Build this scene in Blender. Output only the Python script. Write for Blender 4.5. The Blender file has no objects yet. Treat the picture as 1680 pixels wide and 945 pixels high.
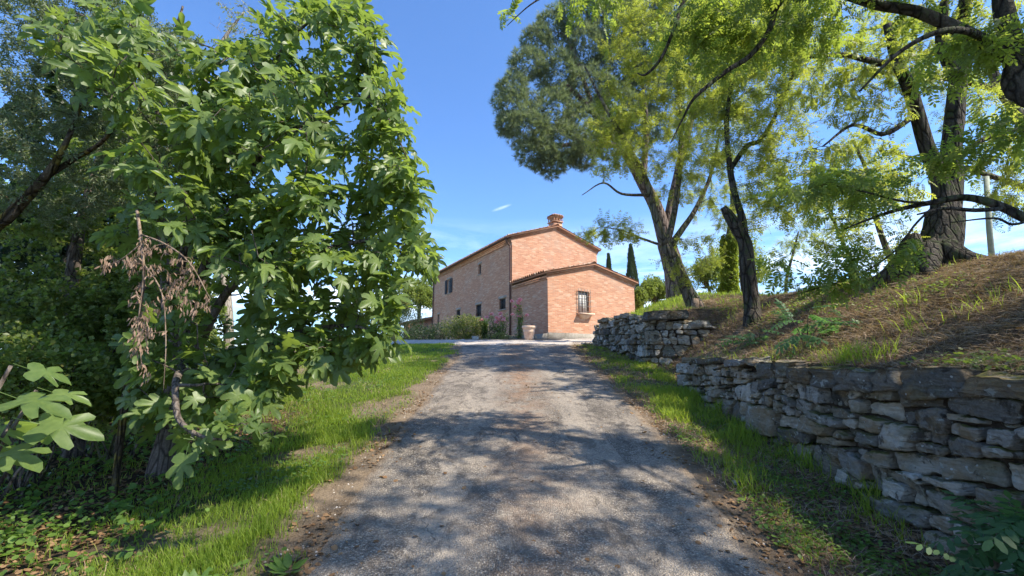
import bpy, math, random
import numpy as np
from mathutils import Vector, noise as mnoise

random.seed(11)
rng = np.random.default_rng(11)
PI = math.pi
scene = bpy.context.scene
COL = scene.collection

# ------------------------------------------------------------------ camera
EYE = 1.65
PITCH = math.radians(9.37)
FPX = 700.0
CP, SP = math.cos(PITCH), math.sin(PITCH)

def W(px, py, Y):
    """world point on the sight line of photo point (px,py) at distance Y"""
    u = (px - 840) / FPX
    v = (472.5 - py) / FPX
    yc = CP - v * SP
    zc = v * CP + SP
    return np.array([u / yc * Y, Y, EYE + zc / yc * Y])

cam_d = bpy.data.cameras.new('camera')
cam = bpy.data.objects.new('camera', cam_d)
COL.objects.link(cam)
cam.location = (0, 0, EYE)
cam.rotation_euler = (PI / 2 + PITCH, 0, 0)
cam_d.sensor_width = 36
cam_d.lens = 36 * FPX / 1680
cam_d.clip_start = 0.05
cam_d.clip_end = 30000
scene.camera = cam

# ------------------------------------------------------------------ object helpers
def link(o, parent=None):
    COL.objects.link(o)
    if parent is not None:
        o.parent = parent
    return o

def tag(o, label=None, cat=None, group=None, kind=None):
    if label: o['label'] = label
    if cat: o['category'] = cat
    if group: o['group'] = group
    if kind: o['kind'] = kind
    return o

def empty(name, loc=(0, 0, 0), rz=0.0):
    o = bpy.data.objects.new(name, None)
    o.empty_display_size = 0.2
    link(o)
    o.location = tuple(float(c) for c in loc)
    o.rotation_euler = (0, 0, rz)
    return o

class MB:
    """mesh collector: vertices, faces of any size, one random value per vertex, optional uv"""
    def __init__(s):
        s.V = []; s.F = []; s.R = []; s.n = 0; s.U = []
    def add(s, V, faces, rnd=None, uv=None):
        V = np.asarray(V, dtype=np.float64).reshape(-1, 3)
        s.V.append(V)
        for f in (faces if isinstance(faces, list) else [faces]):
            f = np.asarray(f, dtype=np.int64)
            if f.ndim == 1: f = f[None]
            if len(f): s.F.append(f + s.n)
        if rnd is None: rnd = random.random()
        r = np.empty(len(V)); r[:] = rnd
        s.R.append(r)
        s.n += len(V)
    def box(s, lo, hi, rnd=None):
        x0, y0, z0 = lo; x1, y1, z1 = hi
        V = [(x0,y0,z0),(x1,y0,z0),(x1,y1,z0),(x0,y1,z0),(x0,y0,z1),(x1,y0,z1),(x1,y1,z1),(x0,y1,z1)]
        F = [(0,3,2,1),(4,5,6,7),(0,1,5,4),(1,2,6,5),(2,3,7,6),(3,0,4,7)]
        s.add(V, np.array(F), rnd)
    def tube(s, P, R, k=6, rough=0.0, cap=True, rnd=None, fr=5.0):
        P = np.asarray(P, float); R = np.asarray(R, float); n = len(P)
        T = np.gradient(P, axis=0); T /= (np.linalg.norm(T, axis=1)[:, None] + 1e-9)
        a = np.array([1.0, 0, 0]) if abs(T[0][0]) < .8 else np.array([0, 1.0, 0])
        N = np.empty_like(P)
        for i in range(n):
            a = a - T[i] * a.dot(T[i]); a /= (np.linalg.norm(a) + 1e-9); N[i] = a
        B = np.cross(T, N)
        an = np.linspace(0, 2 * PI, k, endpoint=False)
        rr = np.repeat(R[:, None], k, 1)
        if rough > 0:
            ph = random.random() * 20
            L = np.concatenate([[0], np.cumsum(np.linalg.norm(np.diff(P, axis=0), axis=1))])
            A, LL = np.meshgrid(an, L)
            d = vn(np.cos(A) * fr * .6 + ph, np.sin(A) * fr * .6 + LL * 1.3, 3) + .6 * vn(np.cos(A) * fr * 1.7 + ph, np.sin(A) * fr * 1.7 + LL * 3, 4) - .8
            rr = rr * (1 + rough * d)
        V = P[:, None, :] + rr[:, :, None] * (np.cos(an)[None, :, None] * N[:, None, :] + np.sin(an)[None, :, None] * B[:, None, :])
        V = V.reshape(-1, 3)
        i = np.arange(n - 1)[:, None] * k; j = np.arange(k)[None, :]; j2 = (j + 1) % k
        F = np.stack([i + j, i + j2, i + k + j2, i + k + j], -1).reshape(-1, 4)
        fs = [F]
        if cap and k > 3:
            fs.append(np.arange(k)[::-1][None]); fs.append((np.arange(k) + (n - 1) * k)[None])
        s.add(V, fs, rnd)
    def inst(s, tmpl, P, R, S, rnd=None):
        """tmpl=(verts,[face arrays]); P (n,3) R (n,3,3) columns are axes, S (n,) or (n,3)"""
        tv, tf = tmpl[0], tmpl[1]
        n = len(P)
        if n == 0: return
        S = np.asarray(S, float); S = np.full(n, float(S)) if S.ndim == 0 else S
        if S.ndim == 1: S = np.repeat(S[:, None], 3, 1)
        loc = tv[None] * S[:, None, :]
        V = np.einsum('nij,nmj->nmi', R, loc) + np.asarray(P)[:, None, :]
        m = len(tv)
        off = (np.arange(n) * m)[:, None, None]
        fs = [(f[None] + off).reshape(-1, f.shape[1]) for f in tf]
        if rnd is None: rnd = rng.random(n)
        rv = np.repeat(rnd, m)
        if len(tmpl) > 2: rv = np.clip(rv.reshape(n, m) * .8 + tmpl[2][None], 0, .95 + (rv.reshape(n, m) > .97) * .05).ravel()
        s.V.append(V.reshape(-1, 3)); s.R.append(rv)
        for f in fs: s.F.append(f + s.n)
        s.n += n * m
    def build(s, name, mat, parent=None, smooth=False, uvf=None):
        V = np.concatenate(s.V); R = np.concatenate(s.R)
        if parent is not None and not getattr(s, 'local', False):
            root = parent                       # vertices were given in world space
            while root.parent is not None: root = root.parent
            V = V - np.array(root.location)
            rz = root.rotation_euler.z
            if rz:
                c, q = math.cos(-rz), math.sin(-rz)
                V = np.stack([V[:, 0] * c - V[:, 1] * q, V[:, 0] * q + V[:, 1] * c, V[:, 2]], 1)
        me = bpy.data.meshes.new(name)
        me.vertices.add(len(V)); me.vertices.foreach_set('co', V.astype(np.float32).ravel())
        lt = np.concatenate([np.full(len(f), f.shape[1]) for f in s.F])
        li = np.concatenate([f.ravel() for f in s.F])
        me.loops.add(len(li)); me.loops.foreach_set('vertex_index', li.astype(np.int32))
        me.polygons.add(len(lt))
        ls = np.concatenate([[0], np.cumsum(lt)[:-1]])
        me.polygons.foreach_set('loop_start', ls.astype(np.int32))
        me.polygons.foreach_set('loop_total', lt.astype(np.int32))
        if smooth: me.polygons.foreach_set('use_smooth', np.ones(len(lt), bool))
        me.update(calc_edges=True)
        at = me.attributes.new('rnd', 'FLOAT', 'POINT'); at.data.foreach_set('value', R.astype(np.float32))
        if uvf is not None:
            uvl = me.uv_layers.new(name='UVMap')
            uv = uvf(V)[li]
            uvl.data.foreach_set('uv', uv.astype(np.float32).ravel())
        me.validate()
        mats = mat if isinstance(mat, (list, tuple)) else [mat]
        for q in mats: me.materials.append(q)
        o = bpy.data.objects.new(name, me)
        return link(o, parent)

class LB(MB):
    local = True

# ------------------------------------------------------------------ numpy noise
def _h(ix, iy, s):
    n = (ix.astype(np.int64) * 374761393 + iy.astype(np.int64) * 668265263 + s * 974634777) & 0x7fffffff
    n = ((n ^ (n >> 13)) * 1274126177) & 0x7fffffff
    return ((n ^ (n >> 16)) & 0xffff) / 65535.0

def vn(x, y, s=0):
    x = np.asarray(x, float); y = np.asarray(y, float)
    ix = np.floor(x); iy = np.floor(y); fx = x - ix; fy = y - iy
    fx = fx * fx * (3 - 2 * fx); fy = fy * fy * (3 - 2 * fy)
    ix = ix.astype(np.int64); iy = iy.astype(np.int64)
    a = _h(ix, iy, s); b = _h(ix + 1, iy, s); c = _h(ix, iy + 1, s); d = _h(ix + 1, iy + 1, s)
    return a + (b - a) * fx + (c - a) * fy + (a - b - c + d) * fx * fy

def fbm(x, y, s=0, o=3):
    r = 0; a = .5
    for i in range(o):
        r = r + a * (vn(x * 2 ** i, y * 2 ** i, s + i * 7) - .5); a *= .5
    return r

def sst(a, b, x):
    t = np.clip((np.asarray(x, float) - a) / (b - a), 0, 1)
    return t * t * (3 - 2 * t)

# ------------------------------------------------------------------ terrain function
ROADC, ROADW = 0.2, 1.78
def road_edge(Y, side):
    Y = np.asarray(Y, float)
    e = ROADC + side * (ROADW - .17 * sst(6.5, 2.8, Y)) + .22 * fbm(Y * .8, Y * 0 + 3.3 + side, 5) + .10 * fbm(Y * 4, Y * 0 + 9 + side, 6)
    w = sst(12.5, 16, Y)
    return e + side * w * np.where(side < 0, .35, 0.2)

def cline(Y):
    a = .155 * (Y - 1.5)
    b = 2.06 + .10 * (Y - 14.8)
    z = np.where(Y < 14.8, a, b)
    z = np.where(Y < 0, -.2325 + .05 * Y, z)
    return np.where(Y > 19.4, 2.52, z)

def xb(Y):
    return np.interp(Y, [-50, 8.8, 9.6, 11.2, 15.8, 16.5, 20, 26, 60], [3.4, 3.35, 3.5, 3.6, 2.95, 3.1, 7.2, 13, 40])

def wtop(Y):
    return np.interp(Y, [-50, 0, 2.5, 5, 8.8, 10.2, 10.85, 11.05, 15.9, 17, 19], [1.2, 1.42, 1.5, 1.56, 1.6, 1.62, 1.66, 2.78, 2.85, 2.7, 2.52])
def wtop_soft(Y):
    return np.interp(Y, [-50, 0, 2.5, 5, 8.8, 9.7, 11.0, 12, 15.9, 17, 19], [1.2, 1.42, 1.5, 1.56, 1.6, 1.85, 2.5, 2.82, 2.85, 2.7, 2.52])

def plat(Y):
    return np.interp(Y, [-60, 0, 7, 12, 15.5, 18, 22, 30], [2.2, 2.85, 3.12, 3.35, 3.95, 3.9, 3.4, 2.9])

def H(X, Y):
    X = np.asarray(X, float); Y = np.asarray(Y, float)
    c = cline(Y)
    c = c + .02 * np.cos(np.clip((X - ROADC) / 1.8, -1, 1) * PI / 2)
    left = np.clip(-1.8 - X, 0, 200)
    zl = c - .03 * left * sst(24, 14, Y) - .10 * sst(0, .9, left) * sst(10, 5, Y)
    d = X - xb(Y)
    wt = wtop(Y) + (wtop_soft(Y) - wtop(Y)) * sst(1.1, 2.1, d)
    stepw = np.interp(Y, [8.8, 9.5, 10.8, 11.0, 15.7, 16.5], [.14, 1.0, .9, .14, .14, 1.5])
    st = sst(.12, .12 + stepw, d)
    bank = wt + (plat(Y) - wt) * (.65 * sst(.1, 3.7, d) + .35 * np.clip((d - .1) / 3.6, 0, 1))
    bank = bank + (.16 * fbm(X * .9, Y * .9, 2) + .07 * fbm(X * 3.1, Y * 3.1, 13)) * sst(.2, 1, d)
    z = zl + (np.maximum(bank, zl) - zl) * st
    # ground lies a bit lower right at the foot of the wall
    z = z - .07 * sst(1.95, 2.9, X) * (1 - st) * sst(10, 7, Y)
    fall = .17 * np.clip(Y - 16.5, 0, 60) * sst(-7.5, -12, X)
    fall = fall + .3 * np.clip(-14 - X, 0, 60) * sst(4, 12, Y)
    r = np.hypot(X, Y - 10)
    drop = 75 * (1 - np.exp(-np.clip(r - 36, 0, None) / 120))
    far = fbm(X / 700, Y / 700, 40, 3) * np.clip((r - 300) / 1500, 0, 1) * 90
    return z - fall - drop + far

def in_road(X, Y):
    l = X - road_edge(Y, -1); r = road_edge(Y, 1) - X
    return np.minimum(l, r) * np.where(Y > 16.4, -1, 1)

def HF(X, Y):
    z = H(X, Y)
    q = in_road(X, Y)
    out = sst(.05, -.25, q)
    near = sst(60, 20, np.hypot(X, Y))
    z = z + near * out * (.05 * fbm(X * 3, Y * 3, 21) + .03 * fbm(X * 11, Y * 11, 22, 2))
    z = z - .035 * sst(.06, .2, q) * (Y > -7)
    return z

# ------------------------------------------------------------------ materials
def mat(name):
    m = bpy.data.materials.new(name); m.use_nodes = True
    nt = m.node_tree; nt.nodes.clear()
    return m, nt

class N:
    def __init__(s, nt): s.nt = nt
    def node(s, t, **k):
        n = s.nt.nodes.new(t)
        for a, b in k.items(): setattr(n, a, b)
        return n
    def l(s, a, b): s.nt.links.new(a, b)
    def out(s, sh, disp=None):
        o = s.node('ShaderNodeOutputMaterial'); s.l(sh, o.inputs['Surface'])
    def coord(s, kind='Object'):
        return s.node('ShaderNodeTexCoord').outputs[kind]
    def pos(s): return s.node('ShaderNodeNewGeometry').outputs['Position']
    def mapping(s, v, sc=(1, 1, 1), loc=(0, 0, 0), rot=(0, 0, 0)):
        m = s.node('ShaderNodeMapping'); s.l(v, m.inputs['Vector'])
        m.inputs['Scale'].default_value = sc; m.inputs['Location'].default_value = loc; m.inputs['Rotation'].default_value = rot
        return m.outputs[0]
    def noise(s, v, scale=5, detail=4, rough=.55, dist=0.0, col=False):
        n = s.node('ShaderNodeTexNoise'); s.l(v, n.inputs['Vector'])
        n.inputs['Scale'].default_value = scale; n.inputs['Detail'].default_value = detail
        n.inputs['Roughness'].default_value = rough; n.inputs['Distortion'].default_value = dist
        return n.outputs['Color' if col else 'Fac']
    def vor(s, v, scale=5, feat='F1', out='Distance', rand=1.0):
        n = s.node('ShaderNodeTexVoronoi'); s.l(v, n.inputs['Vector']); n.feature = feat
        n.inputs['Scale'].default_value = scale; n.inputs['Randomness'].default_value = rand
        return n.outputs[out]
    def ramp(s, f, stops, interp='LINEAR'):
        r = s.node('ShaderNodeValToRGB'); s.l(f, r.inputs[0]); cr = r.color_ramp; cr.interpolation = interp
        while len(cr.elements) < len(stops): cr.elements.new(.5)
        for e, (p, c) in zip(cr.elements, stops):
            e.position = p
            if not hasattr(c, '__len__'): c = (c, c, c)
            e.color = (*c, 1)
        return r.outputs[0]
    def mix(s, f, a, b, mode='MIX'):
        m = s.node('ShaderNodeMix'); m.data_type = 'RGBA'; m.blend_type = mode; m.clamp_factor = True
        for val, idx in ((f, 0), (a, 6), (b, 7)):
            if hasattr(val, 'is_linked') or hasattr(val, 'links'): s.l(val, m.inputs[idx])
            elif idx == 0: m.inputs[0].default_value = val
            else: m.inputs[idx].default_value = (*val, 1)
        return m.outputs[2]
    def math(s, op, a, b=0.0, c=None, clamp=False):
        m = s.node('ShaderNodeMath'); m.operation = op; m.use_clamp = clamp
        for val, idx in ((a, 0), (b, 1)) + (((c, 2),) if c is not None else ()):
            if hasattr(val, 'links'): s.l(val, m.inputs[idx])
            else: m.inputs[idx].default_value = val
        return m.outputs[0]
    def attr(s, n, out='Fac'):
        a = s.node('ShaderNodeAttribute'); a.attribute_name = n; return a.outputs[out]
    def bump(s, h, st=.5, d=.02, nrm=None):
        b = s.node('ShaderNodeBump'); s.l(h, b.inputs['Height']); b.inputs['Strength'].default_value = st; b.inputs['Distance'].default_value = d
        if nrm is not None: s.l(nrm, b.inputs['Normal'])
        return b.outputs[0]
    def prin(s, col, rough=.8, bump=None, spec=.3, metal=0.0):
        p = s.node('ShaderNodeBsdfPrincipled')
        if hasattr(col, 'links'): s.l(col, p.inputs['Base Color'])
        else: p.inputs['Base Color'].default_value = (*col, 1)
        if hasattr(rough, 'links'): s.l(rough, p.inputs['Roughness'])
        else: p.inputs['Roughness'].default_value = rough
        p.inputs['Specular IOR Level'].default_value = spec; p.inputs['Metallic'].default_value = metal
        if bump is not None: s.l(bump, p.inputs['Normal'])
        return p.outputs[0]

def leaf_mat(name, dark, mid, light, trans=.45, tcol=(.35, .5, .06), rough=.45, spec=.35, var=.7, yellow=None):
    m, nt = mat(name); n = N(nt)
    r = n.attr('rnd')
    c = n.ramp(r, [(0, dark), (.5, mid), (1 if yellow is None else .94, light)] + ([(.965, yellow)] if yellow else []))
    big = n.noise(n.pos(), 1.1, 2)
    c = n.mix(n.ramp(big, [(.35, 0), (.65, .45)]), c, light)
    fine = n.noise(n.pos(), 60, 2)
    c = n.mix(.35, c, n.ramp(fine, [(.3, dark), (.7, light)]))
    p = n.prin(c, rough, spec=spec)
    t = n.node('ShaderNodeBsdfTranslucent')
    tc = n.mix(.6, n.mix(1.0, c, (2.2, 2.4, 1.2), 'MULTIPLY'), tcol)
    n.l(tc, t.inputs['Color'])
    ms = n.node('ShaderNodeMixShader'); ms.inputs[0].default_value = trans
    n.l(p, ms.inputs[1]); n.l(t.outputs[0], ms.inputs[2])
    n.out(ms.outputs[0])
    return m

M = {}
M['fig_leaf'] = leaf_mat('fig_leaf', (.055, .10, .028), (.10, .155, .04), (.18, .245, .07), .40, (.42, .54, .08), rough=.42, spec=.4, yellow=(.28, .26, .04))
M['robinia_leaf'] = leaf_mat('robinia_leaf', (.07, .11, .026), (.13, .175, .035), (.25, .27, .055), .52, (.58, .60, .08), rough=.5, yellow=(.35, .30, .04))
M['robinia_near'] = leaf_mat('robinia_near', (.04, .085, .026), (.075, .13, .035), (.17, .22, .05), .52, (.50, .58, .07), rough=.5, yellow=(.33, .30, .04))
M['olive_leaf'] = leaf_mat('olive_leaf', (.05, .075, .035), (.11, .14, .075), (.28, .31, .20), .35, (.2, .3, .06), rough=.5)
M['sucker_leaf'] = leaf_mat('sucker_leaf', (.03, .075, .03), (.05, .11, .045), (.09, .17, .06), .4, (.2, .42, .1))
M['ivy_leaf'] = leaf_mat('ivy_leaf', (.10, .15, .02), (.16, .21, .03), (.24, .28, .04), .45, (.5, .55, .05))
M['bush_leaf'] = leaf_mat('bush_leaf', (.10, .13, .035), (.17, .20, .05), (.28, .25, .10), .4, (.35, .42, .08))
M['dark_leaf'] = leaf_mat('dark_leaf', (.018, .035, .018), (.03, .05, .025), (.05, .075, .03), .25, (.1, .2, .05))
M['thicket_leaf'] = leaf_mat('thicket_leaf', (.03, .06, .018), (.08, .12, .03), (.22, .26, .07), .4, (.35, .5, .07), yellow=(.26, .22, .05))
M['weed_leaf'] = leaf_mat('weed_leaf', (.05, .10, .02), (.09, .17, .03), (.16, .25, .05), .4, (.3, .5, .06))
M['far_leaf'] = leaf_mat('far_leaf', (.09, .13, .03), (.15, .19, .045), (.23, .26, .06), .4, (.4, .48, .1))
M['needle'] = leaf_mat('needle', (.085, .115, .07), (.14, .175, .11), (.28, .31, .19), .3, (.3, .38, .16), rough=.6)
M['cypress_leaf'] = leaf_mat('cypress_leaf', (.035, .055, .025), (.055, .08, .035), (.08, .11, .05), .15, (.1, .15, .04), rough=.7)
M['grass'] = leaf_mat('grass', (.09, .145, .02), (.15, .22, .028), (.24, .31, .05), .5, (.55, .66, .07), rough=.55, spec=.25, yellow=(.30, .26, .10))
M['straw'] = leaf_mat('straw', (.13, .08, .055), (.27, .18, .125), (.48, .37, .26), .15, (.4, .3, .15), rough=.8, spec=.1)
M['litter'] = leaf_mat('litter', (.08, .04, .02), (.20, .11, .055), (.34, .22, .12), .15, (.3, .15, .05), rough=.8, spec=.1)
M['dead_leaf'] = leaf_mat('dead_leaf', (.14, .085, .06), (.25, .165, .12), (.40, .28, .21), .25, (.4, .2, .1), rough=.8, spec=.1)
M['petal'] = leaf_mat('petal', (.7, .2, .3), (.8, .38, .45), (.85, .58, .6), .35, (.8, .4, .5), rough=.6)

def bark(name, c1, c2, c3, lichen=None, scale=1.0, bs=1.0, plate=None):
    m, nt = mat(name); n = N(nt)
    p = n.pos()
    st = n.mapping(p, (14 * scale, 14 * scale, 2.2 * scale))
    a = n.noise(st, 1.0, 6, .65, 1.2)
    b = n.noise(p, 38 * scale, 4, .6)
    c = n.ramp(a, [(.3, c1), (.5, c2), (.72, c3)])
    c = n.mix(.35, c, n.ramp(b, [(.35, c1), (.65, c3)]))
    if lichen:
        k = n.noise(p, 5.5, 5, .65)
        c = n.mix(n.ramp(k, [(.52, 0), (.60, .85)]), c, lichen)
    cr = n.vor(n.mapping(p, (9 * scale, 9 * scale, 2.0 * scale)), 1.0 if plate is None else plate, 'DISTANCE_TO_EDGE')
    c = n.mix(n.ramp(cr, [(0, .85), (.10, 0)]), c, tuple(q * .4 for q in c1))
    h = n.math('ADD', n.math('ADD', a, n.math('MULTIPLY', b, .35)), n.ramp(cr, [(0, 0), (.14, .8)]))
    n.out(n.prin(c, .9, n.bump(h, bs, .05), spec=.15))
    return m
M['bark_dark'] = bark('bark_dark', (.025, .02, .015), (.075, .062, .05), (.15, .13, .105), (.07, .085, .035))
M['bark_grey'] = bark('bark_grey', (.07, .055, .042), (.17, .14, .11), (.30, .26, .21), (.20, .20, .08))
M['bark_pine'] = bark('bark_pine', (.07, .045, .035), (.20, .145, .12), (.36, .28, .235), None, .6, 1.0, 1.3)
M['bark_fig'] = bark('bark_fig', (.07, .055, .045), (.14, .115, .095), (.24, .20, .17), None, 1.5, .5)
M['bark_lichen'] = bark('bark_lichen', (.04, .03, .02), (.10, .075, .05), (.18, .14, .09), (.26, .20, .04), 1.2)
M['twig_dead'] = bark('twig_dead', (.14, .09, .06), (.25, .18, .13), (.36, .28, .21), None, 2, .4)
M['twig_pale'] = bark('twig_pale', (.2, .17, .14), (.34, .3, .25), (.45, .4, .34), None, 2, .4)

def m_asphalt():
    m, nt = mat('asphalt'); n = N(nt); p = n.pos()
    fl = n.mapping(p, (1, 1, .15))
    chips = n.vor(fl, 75, 'F1', 'Color')
    cd = n.vor(fl, 75, 'F1', 'Distance')
    sep = n.node('ShaderNodeSeparateColor'); n.l(chips, sep.inputs[0])
    c = n.ramp(sep.outputs[0], [(0, (.10, .09, .083)), (.5, (.185, .17, .155)), (.85, (.26, .24, .215)), (1, (.40, .37, .33))])
    c = n.mix(n.ramp(cd, [(.4, 0), (.8, .7)]), c, (.055, .05, .046))
    sx = n.node('ShaderNodeSeparateXYZ'); n.l(p, sx.inputs[0])
    mid = n.math('ABSOLUTE', n.math('SUBTRACT', n.math('ADD', sx.outputs[0], n.math('MULTIPLY', n.noise(fl, .5, 2), .5)), .45))
    # worn wheel tracks, polished paler
    trk = n.ramp(mid, [(.35, 0), (.62, 1), (1.0, 1), (1.3, 0)])
    wn = n.noise(n.mapping(fl, (1.6, .55, 1)), 1.6, 6, .7)
    c = n.mix(n.math('MULTIPLY', trk, n.ramp(wn, [(.36, 0), (.62, .62)])), c, (.345, .315, .28))
    big = n.noise(fl, .7, 5, .65)
    c = n.mix(n.ramp(big, [(.44, 0), (.58, .5)]), c, (.33, .295, .255))
    blot = n.noise(n.mapping(fl, (2.0, 1.2, 1)), 1.9, 7, .72, .8)
    c = n.mix(n.ramp(blot, [(.53, 0), (.60, .62)]), c, (.075, .068, .064))
    fineb = n.noise(fl, 9, 6, .75)
    c = n.mix(n.ramp(fineb, [(.52, 0), (.66, .55)]), c, (.065, .058, .052))
    # brown debris down the middle strip
    midm = n.ramp(mid, [(.0, 1), (.6, 0)])
    deb = n.noise(fl, 2.6, 7, .8)
    yy = n.ramp(n.math('DIVIDE', sx.outputs[1], 20.0), [(.12, .25), (.35, .6), (.5, 1), (.78, 1)])
    dm = n.math('MULTIPLY', n.math('MULTIPLY', n.ramp(deb, [(.43, 0), (.53, 1)]), midm), yy)
    c = n.mix(n.math('MULTIPLY', dm, .85), c, n.ramp(fineb, [(.35, (.13, .075, .045)), (.65, (.33, .22, .15))]))
    # cracks
    vv = n.node('ShaderNodeVectorMath'); vv.operation = 'ADD'
    wp = n.node('ShaderNodeVectorMath'); wp.operation = 'SCALE'; n.l(n.noise(fl, 2.5, 4, col=True), wp.inputs[0]); wp.inputs['Scale'].default_value = .7
    n.l(fl, vv.inputs[0]); n.l(wp.outputs[0], vv.inputs[1])
    cr = n.vor(vv.outputs[0], .9, 'DISTANCE_TO_EDGE')
    crm = n.math('MULTIPLY', n.ramp(cr, [(0, 1), (.008, 0)]), n.ramp(n.noise(fl, 1.1, 4), [(.50, 0), (.58, .6)]))
    c = n.mix(n.math('MULTIPLY', crm, .85), c, (.03, .026, .022))
    c = n.mix(1.0, c, (1.16, 1.09, 1.0), 'MULTIPLY')
    # soil washed over the crumbling edges
    e = n.attr('edge')
    em = n.math('SUBTRACT', n.math('ADD', n.noise(fl, 2.2, 7, .75), .12), n.math('MULTIPLY', e, 2.1))
    c = n.mix(n.ramp(em, [(.22, 0), (.42, .85)]), c, n.ramp(fineb, [(.35, (.13, .09, .06)), (.65, (.34, .26, .18))]))
    h = n.math('ADD', n.math('ADD', n.math('MULTIPLY', cd, -1.0), n.math('MULTIPLY', crm, -1.5)), n.math('MULTIPLY', fineb, -1.2))
    bm = n.bump(h, .9, .012)
    bm = n.bump(n.noise(fl, 5, 5), .6, .05, bm)
    n.out(n.prin(c, .92, bm, spec=.15))
    return m
M['asphalt'] = m_asphalt()

def m_gravel():
    m, nt = mat('gravel'); n = N(nt); p = n.pos()
    v = n.vor(p, 38, 'F1', 'Color'); d = n.vor(p, 38)
    sep = n.node('ShaderNodeSeparateColor'); n.l(v, sep.inputs[0])
    c = n.ramp(sep.outputs[0], [(0, (.34, .29, .25)), (.5, (.48, .42, .36)), (1, (.62, .56, .49))])
    c = n.mix(n.ramp(n.noise(p, 1.3, 5), [(.45, 0), (.62, .5)]), c, (.26, .20, .14))
    n.out(n.prin(c, .95, n.bump(d, .5, .02), spec=.1))
    return m
M['gravel'] = m_gravel()

def m_ground():
    m, nt = mat('ground'); n = N(nt); p = n.pos()
    a = n.noise(p, 2.2, 6, .65); b = n.noise(p, 23, 6, .7); c0 = n.noise(p, 90, 3, .7)
    dirt = n.ramp(b, [(.3, (.10, .065, .04)), (.5, (.20, .14, .09)), (.7, (.33, .25, .17))])
    dirt = n.mix(.3, dirt, n.ramp(c0, [(.35, (.08, .05, .03)), (.65, (.40, .32, .23))]))
    sand = n.mix(n.ramp(a, [(.4, 0), (.62, .6)]), dirt, (.38, .29, .20))
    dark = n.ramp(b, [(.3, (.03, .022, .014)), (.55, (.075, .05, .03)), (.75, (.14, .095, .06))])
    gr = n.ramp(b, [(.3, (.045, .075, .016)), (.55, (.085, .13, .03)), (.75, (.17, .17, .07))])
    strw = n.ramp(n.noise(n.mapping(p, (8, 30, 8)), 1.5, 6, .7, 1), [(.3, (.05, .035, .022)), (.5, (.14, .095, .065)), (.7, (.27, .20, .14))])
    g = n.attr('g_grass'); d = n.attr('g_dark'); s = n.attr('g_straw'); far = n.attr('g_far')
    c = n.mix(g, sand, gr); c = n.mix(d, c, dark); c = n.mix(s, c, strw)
    farc = n.ramp(n.noise(p, .012, 6, .65), [(.35, (.05, .09, .03)), (.5, (.13, .15, .06)), (.65, (.24, .20, .11))])
    c = n.mix(far, c, farc)
    h = n.math('ADD', b, n.math('MULTIPLY', c0, .5))
    n.out(n.prin(c, .95, n.bump(h, 1.0, .05), spec=.1))
    return m
M['ground'] = m_ground()

def m_brick(name, light=1.0, rough_patch=.5):
    m, nt = mat(name); n = N(nt)
    uv = n.node('ShaderNodeUVMap').outputs[0]
    w = n.noise(uv, 3, 3, col=True)
    wp = n.node('ShaderNodeVectorMath'); wp.operation = 'SCALE'; n.l(w, wp.inputs[0]); wp.inputs['Scale'].default_value = .03
    vv = n.node('ShaderNodeVectorMath'); n.l(uv, vv.inputs[0]); n.l(wp.outputs[0], vv.inputs[1])
    b = n.node('ShaderNodeTexBrick'); n.l(vv.outputs[0], b.inputs['Vector'])
    b.inputs['Scale'].default_value = 1.0
    b.inputs['Brick Width'].default_value = .26; b.inputs['Row Height'].default_value = .066
    b.inputs['Mortar Size'].default_value = .010; b.inputs['Mortar Smooth'].default_value = .4; b.inputs['Bias'].default_value = 0
    b.inputs['Color1'].default_value = (0, 0, 0, 1); b.inputs['Color2'].default_value = (1, 1, 1, 1); b.inputs['Mortar'].default_value = (.5, .5, .5, 1)
    k = light
    bc = n.ramp(b.outputs['Color'], [(0, (.48 * k, .21 * k, .12 * k)), (.25, (.56 * k, .26 * k, .15 * k)), (.6, (.62 * k, .295 * k, .17 * k)), (.85, (.69 * k, .38 * k, .235 * k)), (1, (.70 * k, .48 * k, .33 * k))])
    st = n.noise(n.mapping(uv, (2.5, 12, 1)), 2.0, 4, .7)
    bc = n.mix(n.ramp(st, [(.35, .5), (.6, 0)]), bc, (.44 * k, .17 * k, .10 * k))
    c = n.mix(b.outputs['Fac'], bc, (.52, .40, .30))
    pt = n.noise(uv, .55, 6, .68, .4)
    c = n.mix(n.ramp(pt, [(.50, 0), (.66, rough_patch)]), c, (.50, .40, .32))
    lo = n.noise(uv, 2.2, 5, .7)
    c = n.mix(n.ramp(lo, [(.56, 0), (.70, .28)]), c, (.36, .18, .11))
    sv = n.noise(n.mapping(uv, (5, .55, 1)), 1.3, 5, .7)
    c = n.mix(n.ramp(sv, [(.58, 0), (.70, .30)]), c, (.30, .20, .15))
    wh = n.noise(n.mapping(uv, (1, 1.6, 1), (5, 2, 0)), 1.5, 6, .75)
    c = n.mix(n.ramp(wh, [(.58, 0), (.66, .35)]), c, (.56, .46, .38))
    h = n.math('ADD', n.math('MULTIPLY', b.outputs['Fac'], -1.0), n.math('MULTIPLY', n.noise(uv, 30, 4), .7))
    n.out(n.prin(c, .92, n.bump(h, .6, .012), spec=.1))
    return m
M['brick'] = m_brick('brick', 1.03, .38)
M['brick_trim'] = m_brick('brick_trim', .95, .2)

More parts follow.
